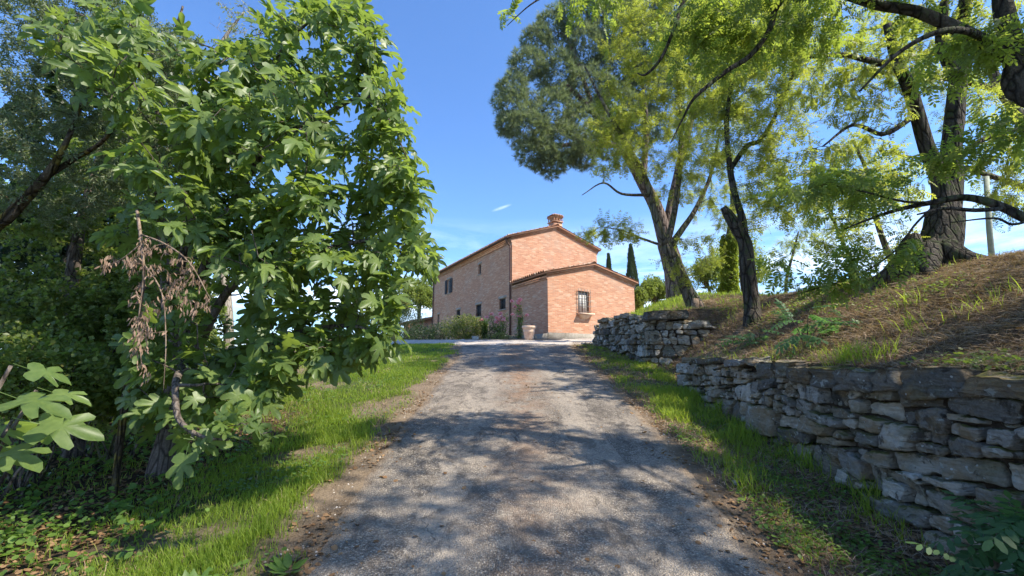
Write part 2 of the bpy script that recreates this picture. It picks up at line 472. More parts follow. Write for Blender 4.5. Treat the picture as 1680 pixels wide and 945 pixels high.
def m_simple(name, c1, c2, scale=6, rough=.8, bs=.3, metal=0, spec=.3, attr=False, bd=.02):
    m, nt = mat(name); n = N(nt)
    p = n.pos()
    a = n.noise(p, scale, 6, .65)
    c = n.ramp(a, [(.3, c1), (.7, c2)])
    if attr:
        r = n.attr('rnd')
        c = n.mix(n.math('MULTIPLY', r, .8), c, tuple(x * .45 for x in c1))
    n.out(n.prin(c, rough, n.bump(n.noise(p, scale * 5, 5), bs, bd), spec=spec, metal=metal))
    return m
M['plinth'] = m_simple('plinth', (.22, .19, .15), (.48, .43, .36), 4, .95, .6)
M['lintel'] = m_simple('lintel', (.34, .26, .20), (.5, .42, .34), 6, .95)
M['terracotta'] = m_simple('terracotta', (.62, .38, .26), (.78, .60, .46), 4, .85, .2)
M['iron'] = m_simple('iron', (.03, .028, .028), (.06, .05, .045), 20, .6)
M['iron_light'] = m_simple('iron_light', (.12, .11, .10), (.22, .19, .17), 20, .7)
M['copper'] = m_simple('copper', (.10, .055, .045), (.17, .095, .075), 9, .55, metal=.3)
M['shutter'] = m_simple('shutter', (.025, .035, .045), (.05, .06, .07), 12, .6)
M['frame'] = m_simple('frame', (.10, .08, .07), (.18, .15, .13), 12, .6)
M['white_frame'] = m_simple('white_frame', (.5, .48, .45), (.65, .62, .58), 12, .6)
M['post'] = m_simple('post', (.25, .28, .2), (.42, .44, .34), 6, .8)
M['cable'] = m_simple('cable', (.02, .02, .02), (.05, .05, .05), 6, .6)
M['curtain'] = m_simple('curtain', (.50, .50, .48), (.64, .63, .60), 3, .35)
M['far_wood'] = m_simple('far_wood', (.08, .06, .05), (.16, .13, .11), 6, .9)

def m_tile():
    m, nt = mat('roof_tile'); n = N(nt); p = n.pos()
    r = n.attr('rnd')
    c = n.ramp(r, [(0, (.28, .13, .08)), (.4, (.42, .22, .14)), (.75, (.52, .32, .22)), (1, (.55, .45, .36))])
    k = n.noise(p, 9, 5, .7)
    c = n.mix(n.ramp(k, [(.5, 0), (.62, .6)]), c, (.20, .19, .13))
    n.out(n.prin(c, .9, n.bump(k, .4, .02), spec=.1))
    return m
M['roof_tile'] = m_tile()

def m_glass():
    m, nt = mat('window_glass'); n = N(nt)
    n.out(n.prin((.05, .065, .08), .12, spec=.7))
    return m
M['glass'] = m_glass()

def m_stone():
    m, nt = mat('wall_stone'); n = N(nt); p0 = n.pos()
    rv = n.node('ShaderNodeCombineXYZ'); rr = n.math('MULTIPLY', n.attr('rnd'), 37.0); n.l(rr, rv.inputs[0]); n.l(n.math('MULTIPLY', rr, 1.7), rv.inputs[2])
    pa = n.node('ShaderNodeVectorMath'); n.l(p0, pa.inputs[0]); n.l(rv.outputs[0], pa.inputs[1]); p = pa.outputs[0]
    r = n.attr('rnd')
    base = n.ramp(r, [(0, (.06, .055, .045)), (.15, (.24, .21, .17)), (.35, (.68, .61, .50)), (.5, (.30, .25, .17)), (.65, (.50, .42, .31)), (.8, (.78, .71, .60)), (.9, (.25, .23, .20)), (1, (.80, .74, .64))])
    big = n.noise(p, 4.5, 6, .68, .5)
    strat = n.noise(n.mapping(p, (3, 3, 26), rot=(.15, .1, 0)), 1.4, 5, .7, .6)
    fine = n.noise(p, 45, 5, .75)
    c = n.mix(n.ramp(strat, [(.35, .35), (.5, 0)]), base, (.12, .10, .075))
    c = n.mix(.22, c, n.ramp(fine, [(.3, (.09, .08, .065)), (.7, (.62, .59, .53))]))
    c = n.mix(n.ramp(big, [(.56, 0), (.62, .85)]), c, (.055, .047, .036))
    lich = n.noise(p, 9, 5, .6, .8)
    c = n.mix(n.ramp(lich, [(.60, 0), (.64, .75)]), c, (.50, .50, .44))
    och = n.noise(n.mapping(p, (1, 1, 1), (7, 3, 1)), 3.0, 4, .6)
    c = n.mix(n.ramp(och, [(.50, 0), (.64, .7)]), c, (.30, .20, .095))
    gr = n.noise(n.mapping(p, (1, 1, 1), (2, 9, 4)), 2.4, 4, .6)
    c = n.mix(n.ramp(gr, [(.55, 0), (.7, .5)]), c, (.16, .17, .10))
    ds = n.vor(p, 13, 'F1'); 
    c = n.mix(n.ramp(ds, [(.10, .8), (.13, 0)]), c, (.58, .58, .54))
    # moss grows on faces that look up
    g = n.node('ShaderNodeNewGeometry'); sx = n.node('ShaderNodeSeparateXYZ'); n.l(g.outputs['Normal'], sx.inputs[0])
    up = n.ramp(sx.outputs[2], [(.45, 0), (.85, 1)])
    mo = n.math('MULTIPLY', up, n.ramp(n.noise(p, 6, 5, .7), [(.42, 0), (.55, 1)]))
    c = n.mix(n.math('MULTIPLY', mo, .9), c, n.ramp(fine, [(.3, (.05, .055, .012)), (.7, (.17, .17, .03))]))
    h = n.math('ADD', n.math('ADD', n.math('MULTIPLY', strat, 1.2), n.math('MULTIPLY', big, 1.2)), n.math('MULTIPLY', fine, .45))
    chip = n.vor(n.mapping(p, (1, 1, 1.8), rot=(.2, .3, .1)), 11, 'F1', 'Distance')
    h = n.math('ADD', h, n.math('MULTIPLY', chip, .9))
    n.out(n.prin(c, .93, n.bump(h, 1.0, .05), spec=.15))
    return m
M['stone'] = m_stone()
M['earth'] = m_simple('earth', (.03, .022, .015), (.09, .065, .045), 12, 1, .8)

# ------------------------------------------------------------------ ground sheet
def axis(lo, hi, step, mids, far, growth=1.28):
    a = list(np.arange(lo, hi, step))
    s = step; x = hi
    for (to, st) in mids[1]:
        while x < to: a.append(x); x += st
        s = st
    while x < far: a.append(x); s *= growth; x += s
    a.append(far)
    s = step; x = lo; b = []
    for (to, st) in mids[0]:
        while x > to: x -= st; b.append(x)
        s = st
    while x > -far: s *= growth; x -= s; b.append(x)
    return np.array(sorted(set(np.round(b[::-1] + a, 4))))

FAR = 9000.0
gx = axis(-5, 4.6, .07, ([(-14, .22)], [(9, .14), (20, .6)]), FAR)
gy = axis(1.5, 12.5, .08, ([(-8, .4)], [(21, .15), (40, .7)]), FAR)
GX, GY = np.meshgrid(gx, gy)
GZ = HF(GX, GY)
nx, ny = len(gx), len(gy)
mb = MB()
ii = (np.arange(ny - 1)[:, None] * nx + np.arange(nx - 1)[None]).reshape(-1)
mb.add(np.stack([GX, GY, GZ], -1).reshape(-1, 3), np.stack([ii, ii + 1, ii + nx + 1, ii + nx], 1), 0.5)
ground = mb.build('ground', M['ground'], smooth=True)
tag(ground, kind='structure')

def set_attr(o, name, vals):
    a = o.data.attributes.new(name, 'FLOAT', 'POINT'); a.data.foreach_set('value', np.asarray(vals, np.float32).ravel())

def lawn_mask(X, Y):
    e = road_edge(Y, -1)
    dd = e - X
    n1 = fbm(X * .55, Y * .55, 61) ; n2 = fbm(X * 2.2, Y * 2.2, 62)
    m = sst(.02, .45, dd + n1 * .7 + n2 * .9 - .05)
    # bare soil patches in the lawn and shade-bare ground under the fig
    m = m * (1 - .85 * sst(.02, .16, n1 + .6 * n2 - .02))
    und = sst(-2.9, -3.9, X + .9 * n1 + .7 * n2 + .5 * sst(3.2, 2.0, Y)) * sst(9.0, 6.0, Y)
    m = m * (1 - .93 * und)
    m = m * sst(16.6, 15.8, np.where(X > -4.5, Y, Y - (-4.5 - X) * .8 - .0))
    return m

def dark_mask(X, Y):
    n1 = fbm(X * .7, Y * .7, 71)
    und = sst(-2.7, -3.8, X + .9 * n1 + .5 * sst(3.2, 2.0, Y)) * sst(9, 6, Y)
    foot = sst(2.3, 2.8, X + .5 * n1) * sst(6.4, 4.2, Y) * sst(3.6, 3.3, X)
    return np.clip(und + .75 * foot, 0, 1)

def verge_mask(X, Y):
    n1 = fbm(X * 1.3, Y * 1.3, 81)
    r = X - road_edge(Y, 1)
    d = xb(Y) - X
    a = sst(.10, .5, r + n1) * sst(-.1, .1, d)
    k = np.interp(Y, [0, 3, 5, 6.4, 9.5, 12, 15.5, 16.5], [.10, .12, .28, .9, .9, .7, .6, 0])
    return a * k * (1 - .6 * sst(.05, .2, n1))

def straw_mask(X, Y):
    d = X - xb(Y)
    n1 = fbm(X * .8, Y * .8, 91)
    s = sst(0, .25, d) * sst(14.5, 12, Y - .25 * (X - 4)) * (1 - .5 * sst(.08, .25, n1))
    r = X - road_edge(Y, 1)
    v = sst(-.02, .15, r) * sst(.2, -.1, d) * .75
    return np.clip(np.maximum(s, v), 0, 1)

def bankgrass_mask(X, Y):
    d = X - xb(Y)
    n1 = fbm(X * 1.1, Y * 1.1, 95)
    far = sst(12.2, 14.5, Y - .25 * (X - 4)) * sst(0, .3, d)
    tuft = sst(.10, .22, n1 + .10 * sst(1.2, .3, d)) * sst(.02, .2, d)
    return np.clip(np.maximum(far, .55 * tuft), 0, 1)


gX, gY = GX.ravel(), GY.ravel()
rr_ = np.hypot(gX, gY)
grs = np.clip(lawn_mask(gX, gY) * (gX < 0) + verge_mask(gX, gY) + .8 * bankgrass_mask(gX, gY), 0, 1)
grs = np.where((gY > 20) & (gX < 12), np.maximum(grs, .7), grs)
set_attr(ground, 'g_grass', grs * .9)
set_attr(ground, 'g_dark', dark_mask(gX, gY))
set_attr(ground, 'g_straw', straw_mask(gX, gY) * (1 - .7 * grs))
set_attr(ground, 'g_far', sst(45, 90, rr_))

# ------------------------------------------------------------------ road
ys = np.arange(-7, 16.41, .09)
ts = np.linspace(0, 1, 46)
E0, E1 = road_edge(ys, -1), road_edge(ys, 1)
RX = E0[:, None] + (E1 - E0)[:, None] * ts[None]
RY = np.repeat(ys[:, None], len(ts), 1)
edge = np.minimum(ts, 1 - ts)[None] * (E1 - E0)[:, None]
RZ = H(RX, RY) + .012 - .03 * sst(.07, 0, edge) + .010 * fbm(RX * 1.6, RY * 1.6, 33) - .03 * np.exp(-((np.abs(RX - ROADC) - .85) / .28) ** 2) * .5
mb = MB()
nr, nc = RX.shape
ii = (np.arange(nr - 1)[:, None] * nc + np.arange(nc - 1)[None]).reshape(-1)
mb.add(np.stack([RX, RY, RZ], -1).reshape(-1, 3), np.stack([ii, ii + 1, ii + nc + 1, ii + nc], 1), .5)
road = tag(mb.build('driveway', M['asphalt'], smooth=True), kind='structure')
set_attr(road, 'edge', np.clip(edge / .9, 0, 1))

# gravel forecourt
def fc_in(X, Y):
    back = np.interp(X, [-14, -9, -5, 0, 1.5, 4, 6.5], [16.4, 19.0, 19.3, 18.0, 18.2, 20.2, 21.6])
    front = np.interp(X, [-14, -8, -4.5, -1.8, 2.2, 3.2, 4.6, 6.5], [16.2, 18.2, 17.0, 15.4, 15.5, 16.2, 17.6, 19.6])
    n1 = .35 * fbm(X * .9, Y * .9, 51)
    return np.minimum(back - Y, Y - front) + n1
fx = np.arange(-12, 8, .16); fy = np.arange(14.6, 22.5, .16)
FX, FY = np.meshgrid(fx, fy)
q = fc_in(FX, FY)
FZ = HF(FX, FY) + np.where(in_road(FX, FY) > 0, .04, 0) + .022 - .09 * sst(.12, -.1, q)
mb = MB(); nr, nc = FX.shape
ii = (np.arange(nr - 1)[:, None] * nc + np.arange(nc - 1)[None])
ok = (q[:-1, :-1] > -.25)
ii = ii[ok]
mb.add(np.stack([FX, FY, FZ], -1).reshape(-1, 3), np.stack([ii, ii + 1, ii + nc + 1, ii + nc], 1), .5)
tag(mb.build('gravel_forecourt', M['gravel'], smooth=True), kind='structure')

# distant hills
mb = MB()
for (Y0, hh, seed, thick) in ((5200, 120, 3, 900), (7600, 230, 9, 900)):
    xs = np.linspace(-8500, 8500, 140)
    prof = hh * (.55 + .9 * fbm(xs / 2600, xs * 0 + seed, seed, 5) + .25)
    rows = []
    for t in np.linspace(0, 1, 9):
        rows.append(np.stack([xs, np.full_like(xs, Y0 - thick / 2 + t * thick) + 200 * fbm(xs / 500, xs * 0 + t, 4), -110 + (prof + 110) * np.sin(t * PI) ** .8], 1))
    V = np.concatenate(rows); n_ = len(xs)
    ii = (np.arange(8)[:, None] * n_ + np.arange(n_ - 1)[None]).reshape(-1)
    mb.add(V, np.stack([ii, ii + 1, ii + n_ + 1, ii + n_], 1), .5)
hills = mb.build('hills', m_simple('hill', (.05, .08, .04), (.14, .15, .08), .004, 1), smooth=True)
tag(hills, kind='structure')

# ------------------------------------------------------------------ leaf templates
def frames(D, U):
    D = D / (np.linalg.norm(D, axis=1)[:, None] + 1e-9)
    Y = np.cross(U, D); Y /= (np.linalg.norm(Y, axis=1)[:, None] + 1e-9)
    Z = np.cross(D, Y)
    return np.stack([D, Y, Z], 2)

def rdir(n):
    v = rng.normal(size=(n, 3)); return v / np.linalg.norm(v, axis=1)[:, None]

def t_ellipse(L=1.0, Wd=.45, k=6, fold=.1):
    x = [0, .3, .7, 1, .7, .3]; y = [0, .5, .42, 0, -.42, -.5]
    V = np.array([(a * L, b * Wd, -abs(b) * fold - .15 * a * a * fold) for a, b in zip(x, y)])
    return V, [np.array([[0, 1, 2, 3], [0, 3, 4, 5]])]

def t_pinnate(pairs=6, simple=False):
    V = []; F = []; n = 0
    def leaflet(px, ang, L, w, dz):
        nonlocal n
        c, s = math.cos(ang), math.sin(ang)
        pts = [(0, 0), (.35, .5), (.8, .38), (1, 0), (.8, -.38), (.35, -.5)] if not simple else [(0, 0), (.5, .5), (1, 0), (.5, -.5)]
        for (a, b) in pts:
            lx, ly = a * L, b * w
            V.append((px + lx * c - ly * s, lx * s + ly * c, -dz * a + .0))
        F.append([n + i for i in range(len(pts))]); n += len(pts)
    r = random.Random(4)
    for i in range(pairs):
        t = .16 + .74 * i / (pairs - 1)
        for sg in (1, -1):
            leaflet(t, sg * (1.15 + r.uniform(-.2, .2)), .235 * (1 - .25 * abs(t - .5)), .105, .07 + r.uniform(0, .06))
    leaflet(.96, 0, .22, .11, .06)
    V += [(0, -.006, 0), (1, -.003, 0), (1, .003, 0), (0, .006, 0)]
    fr_ = [[n, n + 1, n + 2, n + 3]]
    V = np.array(V); V[:, 2] -= .16 * V[:, 0] ** 2
    return V, [np.array(F), np.array(fr_)]

def t_fig():
    # palmate leaf with five rounded lobes, stalk at origin, tip at +x
    ctl = [(0, .0), (-.10, .12), (-.12, .28), (.0, .42), (.16, .46), (.24, .36), (.29, .22),
           (.42, .34), (.60, .46), (.74, .45), (.76, .33), (.64, .21), (.56, .11),
           (.74, .15), (.92, .17), (1.06, .10), (1.12, 0)]
    half = np.array(ctl)
    low = half[::-1][1:-1].copy(); low[:, 1] *= -1
    P = np.concatenate([half, low])
    n = len(P)
    off = np.zeros(n + 5); off[n] = .35; off[:n] = -.04
    V = np.zeros((n + 1, 3)); V[:n, :2] = P
    V[n] = (.38, 0, 0)
    r = np.hypot(V[:, 0] - .3, V[:, 1])
    V[:, 2] = .07 * np.sin(V[:, 0] * 9 + V[:, 1] * 7) * r - .30 * r ** 2 - .12 * np.maximum(0, V[:, 0] - .5) + .10 * np.abs(V[:, 1])
    V[n, 2] = .02
    F = np.array([[i, (i + 1) % n, n] for i in range(n)])
    st = np.array([(-.45, -.012, .10), (-.45, .012, .10), (0, .012, 0), (0, -.012, 0)])
    V = np.concatenate([V, st])
    return V, [F, np.array([[n + 1, n + 4, n + 3, n + 2]])], off

def t_fig_b():
    V, F, off = t_fig(); V = V.copy()
    V[:, 1] *= .85; V[:, 2] = V[:, 2] * 1.6 + .10 * np.abs(V[:, 1]) + .05 * np.cos(V[:, 0] * 6)
    return V, F, off

def t_tuft(k=14, w=.09):
    r = random.Random(2); V = []; F = []
    for i in range(k):
        th = r.uniform(0, 2 * PI); el = r.uniform(.1, 1.25)
        d = np.array([math.sin(el) , math.cos(el) * math.cos(th), math.cos(el) * math.sin(th)])
        s = np.cross(d, [0.3, .5, .8]); s /= np.linalg.norm(s)
        b = len(V); V += [s * w * .5, -s * w * .5, d * r.uniform(.75, 1.1)]; F.append([b, b + 1, b + 2])
    return np.array(V), [np.array(F)]

def t_blade(bend=.35):
    V = np.array([(0, -.5, 0), (0, .5, 0), (bend * .25, .38, .55), (bend * .25, -.38, .55), (bend, 0, 1.0)])
    return V, [np.array([[0, 1, 2, 3]]), np.array([[3, 2, 4]])]

T_EL = t_ellipse()
T_NAR = t_ellipse(1, .24)
T_PIN = t_pinnate(6)
T_PINS = t_pinnate(5, True)
T_PINL = t_pinnate(4, True)
T_PINL[0][:, 1] *= 1.25
T_FIG, T_FIGB = t_fig(), t_fig_b()
T_TUFT = t_tuft()
T_RND = (np.array([(0, 0, 0), (.25, .38, .03), (.65, .42, -.02), (1, .05, -.1), (.68, -.4, -.02), (.28, -.38, .04)]), [np.array([[0, 1, 2, 3], [0, 3, 4, 5]])])

# ------------------------------------------------------------------ tree growing
def curve(p0, p1, n=5, wob=.08, sag=0.0):
    p0 = np.asarray(p0, float); p1 = np.asarray(p1, float)
    L = np.linalg.norm(p1 - p0)
    t = np.linspace(0, 1, n)
    P = p0 + (p1 - p0) * t[:, None]
    a, b = rng.normal(size=3), rng.normal(size=3)
    P += wob * L * (np.sin(t * PI)[:, None] * a * .5 + np.sin(t * 2 * PI)[:, None] * b * .35)
    P[:, 2] += sag * L * np.sin(t * PI)
    return P

def smooth_path(pts, rad, k=5):
    """Catmull-Rom through the points"""
    P = np.array(pts, float); R = np.array(rad, float)
    P2 = np.vstack([2 * P[0] - P[1], P, 2 * P[-1] - P[-2]])
    out = []; ro = []
    for i in range(len(P) - 1):
        a, b, c, d = P2[i:i + 4]
        for t in np.linspace(0, 1, k, endpoint=False):
            out.append(.5 * ((2 * b) + (-a + c) * t + (2 * a - 5 * b + 4 * c - d) * t ** 2 + (-a + 3 * b - 3 * c + d) * t ** 3))
            ro.append(R[i] + (R[i + 1] - R[i]) * t)
    out.append(P[-1]); ro.append(R[-1])
    return np.array(out), np.array(ro)

class Tree:
    def __init__(s, name, loc, label, cat='tree', group=None):
        s.e = empty(name, loc); tag(s.e, label, cat, group)
        s.wood = MB(); s.twig = MB(); s.leaf = MB()
        s.nodes = np.zeros((0, 3)); s.nr = np.zeros(0)
    def limb(s, pts, rad, k=14, rough=.12, seed=True, into='wood', sub=5, wig=0.0):
        P, R = smooth_path(pts, rad, sub)
        if wig:
            P = P + wig * rng.normal(size=P.shape) * R[:, None]
        getattr(s, into).tube(P, R, k, rough)
        if seed: s.add_nodes(P, R)
    def add_nodes(s, P, R):
        s.nodes = np.vstack([s.nodes, P]); s.nr = np.concatenate([s.nr, R])
    def colonize(s, tips, wob=.12, sag=.05, r0=.006, rk=.014, rt=.003, k=5, maxd=9, into='twig', steps=5, first=None):
        """join each tip to the nearest wood; returns list of paths"""
        tips = np.asarray(tips)
        d = np.sqrt(((tips[:, None] - s.nodes[None, ::3]) ** 2).sum(-1)).min(1)
        paths = []
        for i in np.argsort(d):
            t = tips[i]
            dd = np.sqrt(((s.nodes - t) ** 2).sum(1))
            j = int(np.argmin(dd - .0 * s.nr))
            L = dd[j]
            if L > maxd or L < .05: continue
            n = int(max(4, min(10, L / .18)))
            P = curve(s.nodes[j], t, n, wob, sag)
            ra = min(.8 * s.nr[j], r0 + rk * L)
            R = np.linspace(ra, rt, n)
            getattr(s, into).tube(P, R, k, 0, cap=False)
            s.add_nodes(P[1:], R[1:])
            paths.append(P)
        return paths
    def finish(s, wm, lm, tm=None, names=('trunk', 'branches', 'crown'), smooth_wood=True):
        if s.twig.n:                       # limbs and twigs are one body with the trunk
            off = s.wood.n
            s.wood.V += s.twig.V; s.wood.R += s.twig.R; s.wood.F += [f + off for f in s.twig.F]; s.wood.n += s.twig.n
        if s.wood.n: s.wood.build(names[0], wm, s.e, smooth=smooth_wood)
        if s.leaf.n: s.leaf.build(names[2], lm, s.e)
        return s.e

def leaves_on(paths, per, back=.5, jit=.04):
    """positions and outward directions along the last part of each path"""
    Ps = []; Ds = []
    for P in paths:
        n = len(P); seg = np.linalg.norm(np.diff(P, axis=0), axis=1); L = seg.sum()
        m = per if isinstance(per, int) else max(2, int(per * min(L, back)))
        cum = np.concatenate([[0], np.cumsum(seg)])
        s = L - rng.random(m) ** 1.2 * min(back, L)
        x = np.stack([np.interp(s, cum, P[:, i]) for i in range(3)], 1)
        tdir = P[-1] - P[-2]; tdir /= np.linalg.norm(tdir) + 1e-9
        side = rdir(m); side -= (side @ tdir)[:, None] * tdir[None]
        side /= np.linalg.norm(side, axis=1)[:, None] + 1e-9
        Ps.append(x + rng.normal(size=(m, 3)) * jit); Ds.append(.75 * side + .45 * tdir[None])
    return np.concatenate(Ps), np.concatenate(Ds)

def blob_tips(blobs, world=False):
    """blobs: (px,py,Y, rpx, rpy, rY, n): tips in an ellipsoid given in photo measures, turned into metres"""
    out = []
    for (px, py, Y, rx, ry, rY, n) in blobs:
        c = W(px, py, Y); k = Y / FPX
        v = rdir(n) * (rng.random(n) ** .4)[:, None]
        out.append(c + v * np.array([rx * k, rY, ry * k]))
    return np.concatenate(out)

def cloud(mb, c, r, n, tmpl, size, shell=.35, lump=None, up=.3, seed=0, squash=None):
    """leaf-sized faces spread through an uneven volume"""
    c = np.asarray(c, float); r = np.asarray(r, float)
    v = rdir(n)
    rad = (1 - shell * rng.random(n) ** 1.3)
    lum = .78 + .5 * vn(v[:, 0] * 2.6 + seed, v[:, 1] * 2.6 + v[:, 2] * 2.1 + seed * 3, 5)
    lum2 = .9 + .2 * vn(v[:, 0] * 7 + seed, v[:, 1] * 7 + v[:, 2] * 6, 8)
    P = c + v * (rad * lum * lum2)[:, None] * r
    keep = vn(P[:, 0] * 2.2 / size * .12 + 9, (P[:, 1] + P[:, 2] * 1.3) * 2.2 / size * .12, 12) > .22
    P = P[keep]; v = v[keep]; n = len(P)
    D = v * .5 + rdir(n) * .8 + np.array([0, 0, up])
    U = rdir(n) + np.array([0, 0, 1.2])
    mb.inst(tmpl, P, frames(D, U), size * (.7 + .6 * rng.random(n)))

# ------------------------------------------------------------------ dry stone walls
def clip_poly(poly, p, nrm, keep):
    out = []
    n = len(poly)
    for i in range(n):
        a, b = poly[i], poly[(i + 1) % n]
        da = (a - p).dot(nrm) * keep; db = (b - p).dot(nrm) * keep
        if da >= 0: out.append(a)
        if (da > 0 > db) or (da < 0 < db):
            out.append(a + (b - a) * (da / (da - db)))
    return out

def split(poly, out, R, big):
    P = np.array(poly)
    if len(P) < 3: return
    w, h = np.ptp(P[:, 0]), np.ptp(P[:, 1])
    k = R.choice([.45, .7, 1.0, 1.35, 1.9]) * big
    tw, th = .30 * k * R.uniform(.7, 1.3), .175 * k * R.uniform(.65, 1.4)
    if (w <= tw * 1.25 and h <= th * 1.3) or w < .09 or h < .055:
        out.append(P); return
    c = np.array([P[:, 0].min() + w * R.uniform(.33, .67), P[:, 1].min() + h * R.uniform(.33, .67)])
    if h / th > w / tw or h > .5:
        a = R.gauss(-.03, .14); nrm = np.array([-math.sin(a), math.cos(a)])
    else:
        a = R.gauss(0, .28); nrm = np.array([math.cos(a), math.sin(a)])
    split(clip_poly(poly, c, nrm, 1), out, R, big)
    split(clip_poly(poly, c, nrm, -1), out, R, big)

def resample(P, step):
    out = []
    n = len(P)
    for i in range(n):
        a, b = P[i], P[(i + 1) % n]
        m = max(1, int(np.linalg.norm(b - a) / step))
        for j in range(m): out.append(a + (b - a) * j / m)
    return np.array(out)

def stone(mb, poly, frame, R, depth=.22, step=.035, prot=.07):
    """poly in wall coordinates (s,z) metres -> one stone with an irregular rounded front"""
    cen = poly.mean(0)
    P = cen + (poly - cen) * .995
    P = resample(P, step)
    if len(P) < 5: return
    gap = R.uniform(.003, .015)
    for _ in range(1): P = .5 * P + .25 * np.roll(P, 1, 0) + .25 * np.roll(P, -1, 0)
    cen = P.mean(0); sz = np.sqrt(np.ptp(P[:, 0]) * np.ptp(P[:, 1])) + 1e-6
    sh = 1 - gap * 2 / max(.06, min(np.ptp(P[:, 0]), np.ptp(P[:, 1])))
    b = R.uniform(.010, .035) * min(1.6, sz / .18)
    off = R.uniform(-prot, prot)
    tx, tz = R.gauss(0, .10), R.gauss(0, .12)
    rings = [(-depth, .9), (-.03, sh), (b * .35, sh * .99), (b * .75, sh * .955), (b * .9, sh * .85), (b, sh * .6), (b * 1.02, sh * .3)]
    V = []; n = len(P); sd = R.uniform(0, 50)
    for (d, k) in rings:
        Q = cen + (P - cen) * k
        dd = d + off + (tx * (Q[:, 0] - cen[0]) + tz * (Q[:, 1] - cen[1])) * (1 if d > -.1 else 0)
        for (q, e) in zip(Q, dd):
            p, nr = frame(q[0], q[1])
            v = p + nr * e
            nv = mnoise.noise_vector(Vector((v * 9 + sd).tolist())) * .026 + mnoise.noise_vector(Vector((v * 30 + sd).tolist())) * .012
            V.append(v + np.array(nv) * min(1.0, sz / .14) * (1 if d > -.1 else 0))
    p, nr = frame(*cen); V.append(p + nr * (b * 1.02 + off))
    m = len(rings)
    F = []
    for r in range(m - 1):
        for i in range(n):
            j = (i + 1) % n
            F.append((r * n + i, r * n + j, (r + 1) * n + j, (r + 1) * n + i))
    T = [((m - 1) * n + i, (m - 1) * n + (i + 1) % n, m * n) for i in range(n)]
    mb.add(V, [np.array(F), np.array(T)], R.random())

def path_frame(pts, batter=.10):
    pts = np.array(pts, float)
    seg = np.linalg.norm(np.diff(pts, axis=0), axis=1); cum = np.concatenate([[0], np.cumsum(seg)])
    def fr(s, z):
        i = int(np.clip(np.searchsorted(cum, s) - 1, 0, len(seg) - 1))
        t = (pts[i + 1] - pts[i]) / seg[i]
        p = pts[i] + t * (s - cum[i])
        nrm = np.array([-t[1], t[0], 0.0])
        zb = 1.0
        return np.array([p[0], p[1], z]) - nrm * batter * (z - zb), nrm
    fr.L = cum[-1]; fr.pts = pts
    return fr

def wall_stones(mb, fr, zt, zb, R, big=1.0, s0=0, s1=None, step=.035, depth=.22):
    """zt(s), zb(s): top and bottom"""
    s1 = s1 or fr.L
    cells = []
    L = s1 - s0; n = max(1, int(L / 1.6)); ed = [s0 + L * i / n for i in range(n + 1)]
    zmax = max(zt(x) for x in np.linspace(s0, s1, 20)) + .05; zmin = min(zb(x) for x in np.linspace(s0, s1, 20)) - .05
    split([np.array(q) for q in ((s0, zmin), (s1, zmin), (s1, zmax), (s0, zmax))], cells, R, big)
    for P in cells:
        c = P.mean(0)
        if c[1] < zb(c[0]) - .06 or P[:, 1].max() < zb(c[0]): continue
        if c[1] > zt(c[0]) - .01: continue
        P[:, 1] = np.minimum(P[:, 1], [zt(x) + R.uniform(-.01, .02) for x in P[:, 0]])
        if np.ptp(P[:, 1]) < .04: continue
        stone(mb, P, fr, R, step=step, depth=depth)

def slab(mb, c, half, rz, R, tilt=(0, 0), rnd=None, st=5):
    """an irregular block of stone: subdivided box with worn corners"""
    n = st + 1
    V = []; F = []
    idx = {}
    def vid(i, j, k):
        if (i, j, k) not in idx:
            p = np.array([i / st * 2 - 1, j / st * 2 - 1, k / st * 2 - 1])
            q = p * np.sqrt(1 - (np.roll(p, 1) ** 2 + np.roll(p, -1) ** 2) / 2 + (np.roll(p, 1) ** 2) * (np.roll(p, -1) ** 2) / 3)
            p = (.8 * p + .2 * q) * half
            idx[(i, j, k)] = len(V); V.append(p)
        return idx[(i, j, k)]
    for a in range(st):
        for b in range(st):
            for s_ in (0, st):
                F.append([vid(s_, a, b), vid(s_, a + 1, b), vid(s_, a + 1, b + 1), vid(s_, a, b + 1)])
                F.append([vid(a, s_, b), vid(a, s_, b + 1), vid(a + 1, s_, b + 1), vid(a + 1, s_, b)])
                F.append([vid(a, b, s_), vid(a + 1, b, s_), vid(a + 1, b + 1, s_), vid(a, b + 1, s_)])
    sd = R.uniform(0, 99); O = []
    ca, sa = math.cos(rz), math.sin(rz)
    for p in V:
        nv = mnoise.noise_vector(Vector((p * 4 + sd).tolist())) * .08 + mnoise.noise_vector(Vector((p * 13 + sd).tolist())) * .035
        p = p + np.array(nv) * np.array([1, 1, .55])
        z = p[2] + tilt[0] * p[0] + tilt[1] * p[1]
        O.append((c[0] + p[0] * ca - p[1] * sa, c[1] + p[0] * sa + p[1] * ca, c[2] + z))
    mb.add(O, np.array(F), R.random() if rnd is None else rnd)

def hz(x, y): return float(H(np.array(x), np.array(y)))

R = random.Random(5)
